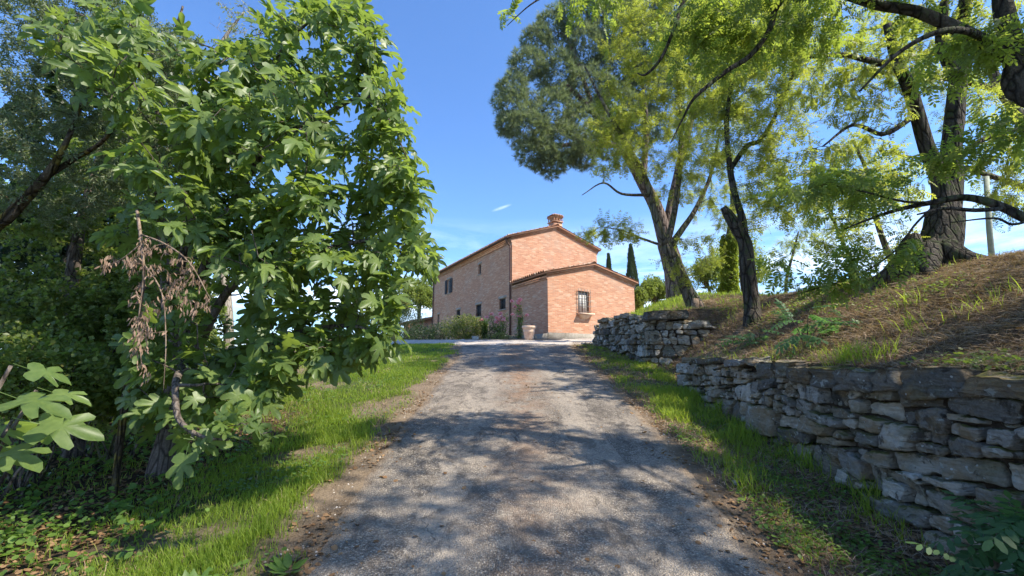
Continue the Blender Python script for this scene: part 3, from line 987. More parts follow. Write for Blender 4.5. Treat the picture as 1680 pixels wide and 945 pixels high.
# near wall, runs beside the drive towards the camera
wA = empty('dry_stone_wall', (3.35, 5.0, hz(3.0, 5.0)))
tag(wA, 'long near dry stone wall beside the drive with big dark mossy blocks on top', 'stone wall', 'dry stone retaining walls')
pA = [(3.42, .6, 0), (3.38, 4.0, 0), (3.36, 6.5, 0), (3.33, 8.9, 0)]
frA = path_frame(pA, .12)
gA = lambda s: hz(2.95, .6 + s) - .05
mb = MB(); s0 = 1.0
wall_stones(mb, frA, lambda s: wtop(.6 + s) - (.13 if s < 5.2 else .03), gA, R, 1.15, s0=1.0, s1=5.0, step=.028)
wall_stones(mb, frA, lambda s: wtop(.6 + s) - (.13 if s < 5.2 else .03), gA, R, .95, s0=5.0, s1=frA.L)
o = mb.build('stones', M['stone'], wA, smooth=False)
y = 1.6
while y < 5.7:
    L = R.uniform(.20, .62)
    mbc = MB(); slab(mbc, (3.36 + .17 + R.uniform(-.06, .04), y + L / 2, wtop(y) - .07 + R.uniform(-.03, .03)), np.array([.19, L / 2 - .008, R.uniform(.085, .125)]), R.uniform(-.12, .12), R, (R.uniform(-.08, .12), R.uniform(-.09, .09)), rnd=.02 + .1 * R.random(), st=9)
    mbc.build('coping_stone', M['stone'], wA); y += L
for (yy, xx, hx, hy, hzz) in ((8.3, 3.55, .26, .22, .05), (7.55, 3.52, .2, .34, .045), (6.4, 3.5, .2, .38, .05)):
    mbc = MB(); slab(mbc, (xx, yy, wtop(yy) + .02), np.array([hx, hy, hzz]), R.uniform(-.3, .3), R, (.05, -.04), st=7)
    mbc.build('coping_stone', M['stone'], wA)
mb = MB()   # dark earth packed behind the stones
ys_ = np.linspace(.6, 9.0, 30)
V = []
for yv in ys_:
    V += [(3.47, yv, hz(2.9, yv) - .3), (3.47 - .0, yv, wtop(yv) - .05), (3.75, yv, wtop(yv) - .04)]
F = []
for i in range(29):
    for k_ in range(2): F.append((i * 3 + k_, i * 3 + k_ + 1, i * 3 + k_ + 4, i * 3 + k_ + 3))
mb.add(V, np.array(F)); mb.build('earth_core', M['earth'], wA)

# farther wall with its return end
wB = empty('dry_stone_wall', (3.3, 12.5, hz(2.8, 12.5)))
tag(wB, 'short farther dry stone wall by the house with a broken end and mossy slab on top', 'stone wall', 'dry stone retaining walls')
pB = [(5.2, 10.62, 0), (4.2, 10.74, 0), (3.50, 10.95, 0), (3.28, 12.0, 0), (3.1, 13.5, 0), (2.95, 15.9, 0)]
frB = path_frame(pB, .06)
# path is walked so that the normal (-t.y, t.x) points to the camera side; here flip
_fb = frB
def frBf(s, z):
    p, n = _fb(s, z); return p, n
t0 = np.array(pB[1]) - np.array(pB[0])
sgn = 1 if (-t0[1] * 0 + t0[0] * -1) > 0 else -1
def frBn(s, z):
    p, n = _fb(s, z)
    q = -n
    return np.array([p[0], p[1], z]) , q
frBn.L = _fb.L
cumB = np.concatenate([[0], np.cumsum(np.linalg.norm(np.diff(np.array(pB), axis=0), axis=1))])
def ptB(s):
    i = int(np.clip(np.searchsorted(cumB, s) - 1, 0, len(cumB) - 2)); a, b = np.array(pB[i]), np.array(pB[i + 1])
    return a + (b - a) * (s - cumB[i]) / (cumB[i + 1] - cumB[i])
def zbB(s):
    p = ptB(s)
    return hz(min(p[0], 3.6) - .35, p[1] - .25) - .05 if s > 1.2 else hz(3.2, 10.9) + .45 * (1.2 - s)
def ztB(s):
    return float(np.interp(s, [0, .5, 1.2, 1.9, 3.5, frBn.L], [2.45, 2.62, 2.68, 2.80, 2.86, 2.86]))
# decide the outward side by a test point: must face the drive / camera
pt, nn = frBn(cumB[3] + .5, 2.0)
if nn[0] > 0:
    _old = frBn
    def frBn2(s, z):
        p, n = _old(s, z); return p, -n
    frBn2.L = _old.L
    frBn = frBn2
mb = MB(); wall_stones(mb, frBn, ztB, zbB, R, 1.15, step=.05)
mb.build('stones', M['stone'], wB)
for (x, y, z, hx, hy, h3, rzz, rn) in ((3.95, 11.05, 2.74, .52, .30, .13, -.1, .02), (4.72, 10.9, 2.50, .24, .25, .10, .1, .95), (3.35, 12.6, 2.86, .18, .45, .06, .15, .3), (3.15, 14.2, 2.9, .2, .5, .06, .1, .6)):
    mbc = MB(); slab(mbc, (x, y, z), np.array([hx, hy, h3]), rzz, R, (R.uniform(-.06, .06), R.uniform(-.04, .04)), rnd=rn, st=7)
    mbc.build('coping_stone', M['stone'], wB)
mb = MB(); V = []
ss = np.linspace(.05, frBn.L, 30)
for s_ in ss:
    p, n_ = frBn(s_, 2.0); q = p - n_ * .16; r_ = p - n_ * .5
    V += [(q[0], q[1], 1.2), (q[0], q[1], ztB(s_) - .06), (r_[0], r_[1], ztB(s_) - .03)]
F = []
for i in range(29):
    for k_ in range(2): F.append((i * 3 + k_, i * 3 + k_ + 1, i * 3 + k_ + 4, i * 3 + k_ + 3))
mb.add(V, np.array(F)); mb.build('earth_core', M['earth'], wB)

# ------------------------------------------------------------------ the farmhouse
HB = 2.85
ANG = math.atan2(.485, .875)
house = empty('farmhouse', (0.0, 23.1, HB), ANG)
tag(house, 'two storey red brick farmhouse with a low gabled annex and tiled roofs', 'house')
def wuv(axis_, o=0.0):
    def f(V):
        if axis_ == 'x': return np.stack([V[:, 0] + o, V[:, 2]], 1)
        if axis_ == 'y': return np.stack([V[:, 1] + o, V[:, 2]], 1)
        return np.stack([V[:, 0] + V[:, 1], V[:, 2]], 1)
    return f

def wall(name, origin, du, nrm, width, z0, z1, holes, gable=None, mat_=None, rev=.18):
    """brick wall plane with real openings; du: unit along, nrm: outward; holes (a0,a1,z0,z1)"""
    du = np.array(du, float); nrm = np.array(nrm, float); og = np.array(origin, float)
    us = sorted({0, width, *[h[0] for h in holes], *[h[1] for h in holes]})
    zs = sorted({z0, z1, *[h[2] for h in holes], *[h[3] for h in holes]})
    V = []; F = []; UV = []; T = []
    def pt(u, z, d=0): 
        V.append(og + du * u + np.array([0, 0, z]) + nrm * d); UV.append((u + (d if d else 0), z)); return len(V) - 1
    for i in range(len(us) - 1):
        for j in range(len(zs) - 1):
            cu, cz = (us[i] + us[i + 1]) / 2, (zs[j] + zs[j + 1]) / 2
            if any(h[0] < cu < h[1] and h[2] < cz < h[3] for h in holes): continue
            F.append([pt(us[i], zs[j]), pt(us[i + 1], zs[j]), pt(us[i + 1], zs[j + 1]), pt(us[i], zs[j + 1])])
    for (a, b, c, d) in holes:
        for (p, q) in (((a, c), (a, d)), ((b, d), (b, c)), ((b, c), (a, c)), ((a, d), (b, d))):
            F.append([pt(*p), pt(*q), pt(q[0], q[1], -rev), pt(p[0], p[1], -rev)])
    if gable:
        T.append([pt(0, z1), pt(width, z1), pt(gable[0], gable[1])])
    mb = LB(); mb.add(V, [np.array(F)] + ([np.array(T)] if T else []), .5)
    UVa = np.array(UV)
    return mb.build(name, mat_ or M['brick'], house, uvf=lambda V_: UVa)

MW, ML, ME, MR = 6.07, 13.3, 5.45, 6.45      # main block: gable width, length, eaves, ridge
AW, AD, AE, AR = 5.6, 3.5, 2.75, 3.42        # annex
# window openings on the long wall: (y0,y1,z0,z1)
wins_long = [(9.45, 10.15, 3.62, 4.68, 'shut'), (4.08, 4.48, 4.12, 4.76, 'slit'), (.74, 1.50, 1.55, 2.16, 'low'), (3.98, 4.78, 1.42, 2.16, 'low'), (7.45, 8.15, 1.50, 2.16, 'low'), (11.75, 12.2, 1.35, 2.2, 'slit')]
wall('wall', (0, 0, 0), (0, 1, 0), (-1, 0, 0), ML, -.7, ME, [w[:4] for w in wins_long])
wall('wall', (0, 0, 0), (1, 0, 0), (0, -1, 0), MW, -.7, ME, [], (MW / 2, MR))
wall('wall', (MW, 0, 0), (0, 1, 0), (1, 0, 0), ML, -.7, ME, [])
wall('wall', (0, ML, 0), (1, 0, 0), (0, 1, 0), MW, -.7, ME, [], (MW / 2, MR))
awin = (1.78, 2.50, 1.02, 2.12)
an = wall('annex_wall', (0, -AD, 0), (1, 0, 0), (0, -1, 0), AW, -.02, AE, [awin], (AW / 2, AR))
wall('annex_wall', (-.003, -AD, 0), (0, 1, 0), (-1, 0, 0), AD, -.7, AE, [])
wall('annex_wall', (AW, -AD, 0), (0, 1, 0), (1, 0, 0), AD, -.7, AE, [])

def window_on(axis_, a0, a1, z0, z1, style, lin=True):
    """window in a reveal; axis 'y': long wall x=0 facing -x; axis 'x': annex front y=-AD facing -y"""
    def bx(mb, u0, u1, zz0, zz1, d0, d1):
        if axis_ == 'y': mb.box((min(-d0, -d1), u0, zz0), (max(-d0, -d1), u1, zz1))
        else: mb.box((u0, -AD - max(d0, d1), zz0), (u1, -AD - min(d0, d1), zz1))
    fw = .05
    mb = LB()
    bx(mb, a0 + .002, a0 + fw, z0 + .002, z1 - .002, -.15, -.10); bx(mb, a1 - fw, a1 - .002, z0 + .002, z1 - .002, -.15, -.10)
    bx(mb, a0 + fw, a1 - fw, z0 + .002, z0 + fw, -.15, -.10); bx(mb, a0 + fw, a1 - fw, z1 - fw, z1 - .002, -.15, -.10)
    if a1 - a0 > .5: bx(mb, (a0 + a1) / 2 - .025, (a0 + a1) / 2 + .025, z0 + fw, z1 - fw, -.15, -.105)
    w = mb.build('window', M['white_frame'] if style == 'shut' else M['frame'], house)
    mb = LB(); bx(mb, a0 + .01, a1 - .01, z0 + .01, z1 - .01, -.14, -.125)
    mb.build('pane', M['curtain'] if style == 'annex' else M['glass'], w)
    if lin:
        mb = LB(); bx(mb, a0 - .12, a1 + .12, z1 + .002, z1 + .16, -.1, .006); mb.build('lintel', M['lintel'], w)
        mb = LB(); bx(mb, a0 - .08, a1 + .08, z0 - .07, z0 - .002, -.1, .05); mb.build('sill', M['lintel'], w)
    return w, bx
for (a0, a1, z0, z1, st) in wins_long:
    w, bx = window_on('y', a0, a1, z0, z1, st)
    if st == 'shut':
        for (u0, sg) in ((a0, -1), (a1, 1)):
            mb = LB()
            e0, e1 = (a0 - .40, a0 - .02) if sg < 0 else (a1 + .02, a1 + .40)
            bx(mb, e0, e0 + .05, z0, z1, .015, .055); bx(mb, e1 - .05, e1, z0, z1, .015, .055)
            bx(mb, e0 + .05, e1 - .05, z0, z0 + .06, .015, .055); bx(mb, e0 + .05, e1 - .05, z1 - .06, z1, .015, .055)
            for k_ in range(16):
                zz = z0 + .07 + k_ * (z1 - z0 - .15) / 16
                bx(mb, e0 + .05, e1 - .05, zz, zz + .035, .022, .048)
            mb.build('shutter', M['shutter'], w)
    if st == 'low':
        mb = LB()
        for k_ in range(4):
            u = a0 + (k_ + .7) * (a1 - a0) / 4.4; bx(mb, u, u + .02, z0, z1, -.04, -.02)
        for zz in (z0 + .2, z1 - .2): bx(mb, a0, a1, zz, zz + .018, -.06, -.042)
        mb.build('grille', M['iron'], w)
w, bx = window_on('x', *awin, 'annex', lin=False)
mb = LB()   # cage of bars standing proud of the wall
a0, a1, z0, z1 = awin
for k_ in range(5):
    u = a0 - .02 + k_ * (a1 - a0 + .02) / 4; bx(mb, u, u + .018, z0 - .01, z1 + .09, .07, .088)
for k_ in range(5):
    zz = z0 + .06 + k_ * (z1 - z0 - .05) / 4.2; bx(mb, a0 - .06, a1 + .06, zz, zz + .018, .089, .105)
for u in (a0 - .05, a1 + .03):
    for zz in (z0 + .07, z1 - .08): bx(mb, u, u + .02, zz, zz + .02, 0, .09)
mb.build('grille', M['iron_light'], w)
mb = LB()   # rounded stone shelf under the window
bx(mb, a0 - .06, a1 + .12, z0 - .10, z0 - .02, -.02, .26)
seg = 10
V = []; cx_ = (a0 + a1) / 2 + .03; rx = .36
for d in (.003, .22):
    V.append((cx_, -AD - d, z0 - .102))
    for i in range(seg + 1):
        t = PI * i / seg
        V.append((cx_ + rx * math.cos(t) * (1 if d < .1 else .8), -AD - d, z0 - .102 - (.20 if d < .1 else .04) * math.sin(t)))
F = []; T = []
b_ = seg + 2
for i in range(seg):
    F.append((1 + i, 2 + i, b_ + 2 + i, b_ + 1 + i)); T.append((b_, b_ + 1 + i, b_ + 2 + i))
mb.add(V, [np.array(F), np.array(T)])
mb.build('sill', M['terracotta'], w)

# plinth of the annex, stepped cornice and raking trims
mb = LB(); mb.box((-.06, -AD - .10, -.6), (AW + .25, -AD - .004, .0)); mb.box((-.06, -AD - .10, -.6), (-.006, -AD + 2.2, -.04))
mb.build('plinth', M['plinth'], house)
def xz_uv(V): return np.stack([V[:, 0] + V[:, 1], V[:, 2]], 1)
def raking(name, x0, z0, x1, z1, y0, y1, th, mat_=None):
    """bar following a roof slope, between y0 (front) and y1"""
    mb = LB()
    V = [(x0, y0, z0 - th), (x1, y0, z1 - th), (x1, y0, z1), (x0, y0, z0), (x0, y1, z0 - th), (x1, y1, z1 - th), (x1, y1, z1), (x0, y1, z0)]
    mb.add(V, np.array([(0, 1, 2, 3), (7, 6, 5, 4), (0, 4, 5, 1), (3, 2, 6, 7), (0, 3, 7, 4), (1, 5, 6, 2)]), .5)
    return mb.build(name, mat_ or M['brick_trim'], house, uvf=xz_uv)
sl = (MR - ME) / (MW / 2)
for (w_, e_, r_, yf) in ((MW, ME, MR, 0.0), (AW, AE, AR, -AD)):
    s_ = (r_ - e_) / (w_ / 2); m_ = w_ / 2
    for lay, (pr, dz) in enumerate(((.05, .13), (.10, .065))):
        raking('verge', -.04 * (lay + 1), e_ - .04 * (lay + 1) * s_ + .065 - lay * 0 - dz + .065, m_, r_ + .065 - dz + .065, yf - pr, yf - .002 * (lay + 1), .062)
        raking('verge', m_ + .002, r_ + .065 - dz + .065, w_ + .04 * (lay + 1), e_ - .04 * (lay + 1) * s_ + .065 - dz + .065, yf - pr, yf - .002 * (lay + 1), .062)
mb = LB()
for k_, (pr, zz) in enumerate(((.05, -.26), (.10, -.18), (.15, -.10))):
    mb.box((-pr, .0, ME + zz), (-.004, ML, ME + zz + .078))
mb.build('cornice', M['brick_trim'], house, uvf=xz_uv)
mb = LB()
for k_, (pr, zz) in enumerate(((.05, -.26), (.10, -.18), (.15, -.10))): mb.box((MW + .004, .0, ME + zz), (MW + pr, ML, ME + zz + .078))
mb.build('cornice', M['brick_trim'], house, uvf=xz_uv)
mb = LB()
for k_, (pr, zz) in enumerate(((.05, -.22), (.10, -.14))):
    mb.box((-pr - .003, -AD, AE + zz), (-.007, -.12, AE + zz + .078))
mb.build('cornice', M['brick_trim'], house, uvf=xz_uv)
mb = LB()
for k_, (pr, zz) in enumerate(((.05, -.22), (.10, -.14))): mb.box((AW + .004, -AD, AE + zz), (AW + pr, .0, AE + zz + .078))
mb.build('cornice', M['brick_trim'], house, uvf=xz_uv)

def roof(name, w_, e_, r_, y0, y1, over=.24):
    s_ = (r_ - e_) / (w_ / 2); m_ = w_ / 2
    mb = LB()
    z = lambda x: r_ - abs(x - m_) * s_
    for sg in (-1, 1):
        xe = m_ + sg * (m_ + over)
        V = []
        for yy in (y0, y1):
            V += [(m_, yy, r_ + .07), (xe, yy, z(xe) + .07), (xe, yy, z(xe) + .13), (m_, yy, r_ + .13)]
        Fq = np.array([(0, 1, 2, 3), (7, 6, 5, 4), (1, 5, 6, 2), (0, 4, 5, 1), (3, 2, 6, 7)])
        mb.add(V, Fq if sg > 0 else Fq[:, ::-1], .3)
    base = mb.build(name, M['roof_tile'], house)
    mb = LB()
    L = math.hypot(m_ + over, (m_ + over) * s_)
    nt_ = int(L / .34); a = np.linspace(0, PI, 6)
    yy = y0 + .07
    while yy < y1 - .03:
        for sg in (-1, 1):
            for upper in (0, 1):
                yc = yy + upper * .105
                if yc > y1 - .03: continue
                for k_ in range(nt_ + 1):
                    d0 = L + .03 - (k_ + 1) * L / (nt_ + 1) - .03; d1 = L + .03 - k_ * L / (nt_ + 1) + .0
                    d0 = max(0, d0)
                    V = []
                    for (d, rr, lift) in ((d0, .070, .0), (d1, .085, .022)):
                        x = m_ + sg * d * (m_ + over) / L; zc = r_ - d * s_ * (m_ + over) / L + .135 + lift + random.uniform(-.006, .006)
                        if upper:
                            for t in a: V.append((x, yc + rr * math.cos(t), zc + .035 + rr * .95 * math.sin(t)))
                        else:
                            for t in a: V.append((x, yc + rr * math.cos(t), zc + .06 - rr * .7 * math.sin(t)))
                    F = np.array([(i, i + 1, i + 7, i + 6) for i in range(5)])
                    mb.add(V, F, random.random())
        yy += .21
    # ridge tiles
    t_ = y0
    while t_ < y1:
        V = []
        for (yv, rr) in ((t_, .12), (t_ + .36, .10)):
            for t in a: V.append((m_ + rr * math.cos(t), yv, r_ + .16 + rr * .9 * math.sin(t)))
        mb.add(V, np.array([(i, i + 1, i + 7, i + 6) for i in range(5)]), random.random()); t_ += .34
    mb.build('tiles', M['roof_tile'], base)
roof('roof', MW, ME, MR, -.16, ML + .16)
roof('annex_roof', AW, AE, AR, -AD - .16, -.01, .20)

# gutter and downpipes
mb = LB()
g = np.linspace(0, PI, 7)
V = []
for yv in (-.1, ML + .1):
    for t in g: V.append((-.33 + .065 * math.cos(t), yv, ME - .0 - .065 * math.sin(t)))
mb.add(V, np.array([(i, i + 1, i + 8, i + 7) for i in range(6)]))
mb.build('gutter', M['copper'], house)
for yv, zl in ((.10, -.1), (ML - .1, -.3)):
    mb = LB()
    P, R_ = smooth_path([(-.33, yv, ME - .05), (-.31, yv, ME - .16), (-.10, yv, ME - .45), (-.075, yv, ME - .6), (-.075, yv, 3.0), (-.075, yv, zl)], [.048] * 6, 4)
    mb.tube(P, R_, 8, 0)
    for zz in (4.2, 2.6, .9): mb.tube([(-.075, yv, zz), (-.075, yv, zz + .03)], [.06, .06], 8, 0)
    mb.build('downpipe', M['copper'], house)
# chimney
cx_, cy_ = MW / 2 + .36, .62
ch = LB(); ch.box((cx_ - .30, cy_ - .30, MR - .15), (cx_ + .30, cy_ + .30, MR + .56))
chim = ch.build('chimney', M['brick_trim'], house, uvf=xz_uv)
mb = LB(); mb.box((cx_ - .36, cy_ - .36, MR + .562), (cx_ + .36, cy_ + .36, MR + .62))
for ix in range(4):
    for iy in range(4):
        if 0 < ix < 3 and 0 < iy < 3: continue
        a, b = cx_ - .31 + ix * .195, cy_ - .31 + iy * .195
        mb.box((a - .0, b - .0, MR + .622), (a + .055, b + .055, MR + .86))
mb.box((cx_ - .36, cy_ - .36, MR + .862), (cx_ + .36, cy_ + .36, MR + .92))
mb.build('lantern', M['brick_trim'], chim, uvf=xz_uv)
mb = LB(); z_ = MR + .922
V = [(cx_ - .40, cy_ - .40, z_), (cx_ + .40, cy_ - .40, z_), (cx_ + .40, cy_ + .40, z_), (cx_ - .40, cy_ + .40, z_), (cx_ - .12, cy_ - .12, z_ + .17), (cx_ + .12, cy_ - .12, z_ + .17), (cx_ + .12, cy_ + .12, z_ + .17), (cx_ - .12, cy_ + .12, z_ + .17)]
mb.add(V, np.array([(0, 1, 5, 4), (1, 2, 6, 5), (2, 3, 7, 6), (3, 0, 4, 7), (4, 5, 6, 7), (3, 2, 1, 0)]), .5)
for k_ in range(4):
    for (dx, dy) in ((1, 0), (0, 1), (-1, 0), (0, -1)):
        o_ = -.27 + k_ * .18
        p0 = np.array([cx_ + dx * .41 + dy * o_, cy_ + dy * .41 + dx * o_, z_ + .03]); p1 = np.array([cx_ + dx * .13 + dy * o_ * .35, cy_ + dy * .13 + dx * o_ * .35, z_ + .18])
        mb.tube([p0, p1], [.055, .045], 7, 0)
mb.build('cap', M['roof_tile'], chim)

# low outbuilding beyond the far end of the house
ob = empty('outbuilding', (float(W(700, 545, 36.5)[0]), 36.5, 2.6), ANG)
tag(ob, 'low brick lean-to with a tiled roof past the far left corner of the farmhouse', 'outbuilding')
mb = LB(); V = [(-1.2, 0, -.5), (3, 0, -.5), (3, 3, -.5), (-1.2, 3, -.5), (-1.2, 0, 2.0), (3, 0, 2.9), (3, 3, 2.9), (-1.2, 3, 2.0)]
mb.add(V, np.array([(0, 1, 5, 4), (1, 2, 6, 5), (2, 3, 7, 6), (3, 0, 4, 7), (4, 5, 6, 7)]))
mb.build('wall', M['brick'], ob, uvf=xz_uv)
mb = LB(); V = [(-1.5, -.25, 1.95), (3.1, -.25, 2.94), (3.1, 3.2, 2.94), (-1.5, 3.2, 1.95)]
V = V + [(a, b, c + .14) for (a, b, c) in V]
mb.add(V, np.array([(3, 2, 1, 0), (4, 5, 6, 7), (0, 1, 5, 4), (1, 2, 6, 5), (2, 3, 7, 6), (3, 0, 4, 7)]), .1)
for k_ in range(15):
    yy = -.2 + k_ * .23; mb.tube([(-1.52, yy, 2.12), (3.1, yy, 3.11)], [.09, .085], 6, 0)
mb.build('roof', M['roof_tile'], ob)

# ------------------------------------------------------------------ flower bed in front of the house
def house_pt(x, y, z=0):
    c, s = math.cos(ANG), math.sin(ANG)
    return np.array([x * c - y * s, 23.1 + x * s + y * c, HB + z])

kerb = empty('stone_kerb', (-2.5, 20.6, 2.5))
tag(kerb, 'low edging of flat stones in front of the farmhouse flower bed', 'stone edging')
kp = [house_pt(-.75, -3.6), house_pt(-1.2, -2.6), house_pt(-1.9, -.5), house_pt(-2.2, 2.0), house_pt(-2.4, 5.0), house_pt(-2.6, 9.0)]
P, _ = smooth_path(kp, [1] * 6, 12)
mb = MB(); i = 0
cum = np.concatenate([[0], np.cumsum(np.linalg.norm(np.diff(P, axis=0), axis=1))]); s_ = 0
while s_ < cum[-1] - .6:
    L = R.uniform(.3, .75)
    a = [np.interp(s_, cum, P[:, k_]) for k_ in (0, 1)]; b = [np.interp(s_ + L, cum, P[:, k_]) for k_ in (0, 1)]
    mx, my = (a[0] + b[0]) / 2, (a[1] + b[1]) / 2
    slab(mb, (mx, my, hz(mx, my) + .06 + R.uniform(0, .05)), np.array([L / 2, .15, .10]), math.atan2(b[1] - a[1], b[0] - a[0]) + R.uniform(-.1, .1), R, st=4, rnd=R.choice([.25, .4, .85, .95]))
    s_ += L * 1.02
mb.build('stones', M['stone'], kerb)
tag(kerb)

# planter
pw = np.array([.71, 17.9, 0]); pw[2] = hz(.71, 17.9) + .02
pot = empty('terracotta_pot', pw)
tag(pot, 'large pale terracotta plant pot standing by the annex corner', 'plant pot')
prof = [(r_ * .88, z_ * .92) for (r_, z_) in [(.0, 0), (.19, 0), (.205, .02), (.225, .15), (.262, .34), (.272, .35), (.275, .385), (.27, .40), (.295, .52), (.325, .53), (.34, .55), (.34, .615), (.325, .63), (.29, .63), (.275, .60), (.27, .50), (0, .50)]]
mb = LB(); k_ = 28
V = [(r * math.cos(t), r * math.sin(t), z) for (r, z) in prof for t in np.linspace(0, 2 * PI, k_, endpoint=False)]
F = [(i * k_ + j, i * k_ + (j + 1) % k_, (i + 1) * k_ + (j + 1) % k_, (i + 1) * k_ + j) for i in range(len(prof) - 1) for j in range(k_)]
mb.add(V, np.array(F)); body = mb.build('body', M['terracotta'], pot, smooth=True)
mb = LB(); V = [(0, 0, .50)] + [(.236 * math.cos(t), .236 * math.sin(t), .49) for t in np.linspace(0, 2 * PI, 16, endpoint=False)]
mb.add(V, np.array([(0, 1 + i, 1 + (i + 1) % 16) for i in range(16)])); mb.build('soil', M['earth'], pot)

def shrub(name, label, cat, c, r, n, size, mat_, stems=8, tmpl=None, group=None, seed=1, stem_mat=None, names=('stems', 'foliage')):
    """bush: stems from the ground and leaves through its volume"""
    base = np.array([c[0], c[1], hz(c[0], c[1])])
    e = empty(name, base); tag(e, label, cat, group)
    mb = MB()
    for i in range(stems):
        v = rdir(1)[0]; v[2] = abs(v[2])
        tip = np.array(c) + v * np.array(r) * .8
        P = curve(base + np.array([rng.normal() * .1, rng.normal() * .1, -.05]), tip, 5, .08)
        mb.tube(P, np.linspace(.018, .005, 5), 4, 0, cap=False)
    mb.build(names[0], stem_mat or M['bark_grey'], e)
    mb = MB()
    cloud(mb, c, r, n, tmpl or T_EL, size, shell=.6, seed=seed)
    mb.build(names[1], mat_, e)
    return e

def zc(p, h): return (p[0], p[1], hz(p[0], p[1]) + h)
# hydrangea-like bush, dark shrubs
b1 = W(765, 540, 20.6); shrub('flowering_bush', 'broad yellow-green bush with fading blooms under the low windows', 'bush', zc(b1, .55), (1.0, .8, .62), 5200, .085, M['bush_leaf'], 14, seed=3)
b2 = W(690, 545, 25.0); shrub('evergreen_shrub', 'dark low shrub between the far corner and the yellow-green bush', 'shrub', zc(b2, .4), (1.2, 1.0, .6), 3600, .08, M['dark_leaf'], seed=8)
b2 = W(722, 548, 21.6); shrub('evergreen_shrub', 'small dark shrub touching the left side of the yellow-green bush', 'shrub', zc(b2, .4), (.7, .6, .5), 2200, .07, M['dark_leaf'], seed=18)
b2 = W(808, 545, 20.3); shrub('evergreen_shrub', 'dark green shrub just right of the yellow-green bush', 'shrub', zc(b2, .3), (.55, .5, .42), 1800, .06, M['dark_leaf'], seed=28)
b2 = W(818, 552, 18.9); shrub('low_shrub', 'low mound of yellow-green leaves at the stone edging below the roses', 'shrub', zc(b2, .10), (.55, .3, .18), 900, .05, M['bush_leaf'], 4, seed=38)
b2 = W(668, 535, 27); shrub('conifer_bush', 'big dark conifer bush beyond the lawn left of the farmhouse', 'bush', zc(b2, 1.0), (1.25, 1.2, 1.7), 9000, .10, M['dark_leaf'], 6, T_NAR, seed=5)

def rose(label, base, h, spread, nb, seed, lean=0):
    base = np.array([base[0], base[1], hz(base[0], base[1])])
    e = empty('rose_bush', base); tag(e, label, 'rose bush', 'rose bushes against the farmhouse wall')
    st = MB(); lf = MB(); tips = []
    for i in range(9):
        a = rng.random() * 2 * PI; hh = h * rng.uniform(.6, 1.0)
        P = curve(base + [rng.normal() * .05, rng.normal() * .05, -.03], base + [math.cos(a) * spread * rng.random() + lean, math.sin(a) * spread * .6, hh], 7, .05)
        st.tube(P, np.linspace(.014, .004, 7), 5, 0, cap=False); tips.append(P)
    st.build('stems', M['bark_grey'], e)
    Pp, Dd = leaves_on(tips, 75, h * .9, .07)
    lf.inst(T_EL, Pp, frames(Dd + rdir(len(Dd)) * .4, rdir(len(Pp)) + [0, 0, 1.5]), .06 + .04 * rng.random(len(Pp)))
    lf.build('foliage', M['weed_leaf'], e)
    for i in range(nb):
        P = tips[i % len(tips)]; p = P[-1] + rng.normal(size=3) * [.14, .1, .07] + [0, 0, .02]
        mb = MB(); v = rdir(26); v[:, 2] = np.abs(v[:, 2]) * .8
        mb.inst(T_RND, p + v * .025, frames(v, rdir(26)), .085 + .03 * rng.random(26))
        mb.build('rose_bloom', M['petal'], e)
rose('bushy pink rose left of the downpipe with scattered small blooms', W(822, 550, 19.7), 1.25, .55, 12, 2)
rose('tall pink rose right of the downpipe with a cluster of blooms at its top', W(853, 548, 19.2), 1.6, .22, 9, 3, .05)
rose('thin rose plant with few leaves between the bush and the pink roses', W(795, 548, 20.2), .95, .2, 1, 4)

# ------------------------------------------------------------------ trees on the right bank
def pin_leaves(tree, paths, per, size, tm=T_PIN, back=.45, droop=.25):
    Pp, Dd = leaves_on(paths, per, back, .03)
    n = len(Pp)
    D = Dd + rdir(n) * .35; D[:, 2] -= droop
    U = np.array([0, 0, 1.0]) + rdir(n) * .55
    tree.leaf.inst(tm, Pp, frames(D, U), size * (.7 + .5 * rng.random(n)))

def base_of(px, py, Y):
    p = W(px, py, Y); p[2] = hz(p[0], p[1]); return p

# A - leaning forked tree at the end of the farther wall
bA = base_of(1142, 520, 12.0)
tA = Tree('robinia_tree', bA, 'leaning forked robinia growing from the bank behind the farther wall', group='robinia trees on the bank')
def pl(lst): return [W(*q) for q in lst]
fk = W(1092, 402, 12.0)
tA.limb([bA - [-.05, 0, .3], bA + [0, 0, .05], W(1130, 480, 12), W(1110, 435, 12), fk], [.30, .24, .185, .17, .155], 18, .16)
tA.limb([fk, W(1074, 350, 12), W(1062, 300, 12), W(1030, 240, 11.8), W(990, 170, 11.6), W(960, 110, 11.4)], [.12, .10, .085, .07, .045, .025], 12, .12)
tA.limb([fk, W(1102, 370, 12.1), W(1112, 310, 12.2), W(1117, 230, 12.2), W(1113, 140, 12.1), W(1100, 40, 12)], [.105, .09, .08, .07, .05, .03], 12, .12)
tA.limb([fk + [.08, 0, -.1], W(1118, 378, 12), W(1140, 345, 12.1), W(1165, 290, 12.3), W(1180, 220, 12.3)], [.10, .09, .07, .05, .03], 10, .1)
tA.limb([W(1078, 400, 12), W(1050, 390, 11.8), W(1020, 378, 11.6), W(985, 372, 11.4)], [.04, .03, .022, .012], 6, 0)
tA.limb([W(1066, 320, 12), W(1020, 318, 11.6), W(990, 300, 11.4), W(955, 320, 11.2)], [.05, .035, .025, .012], 6, 0)
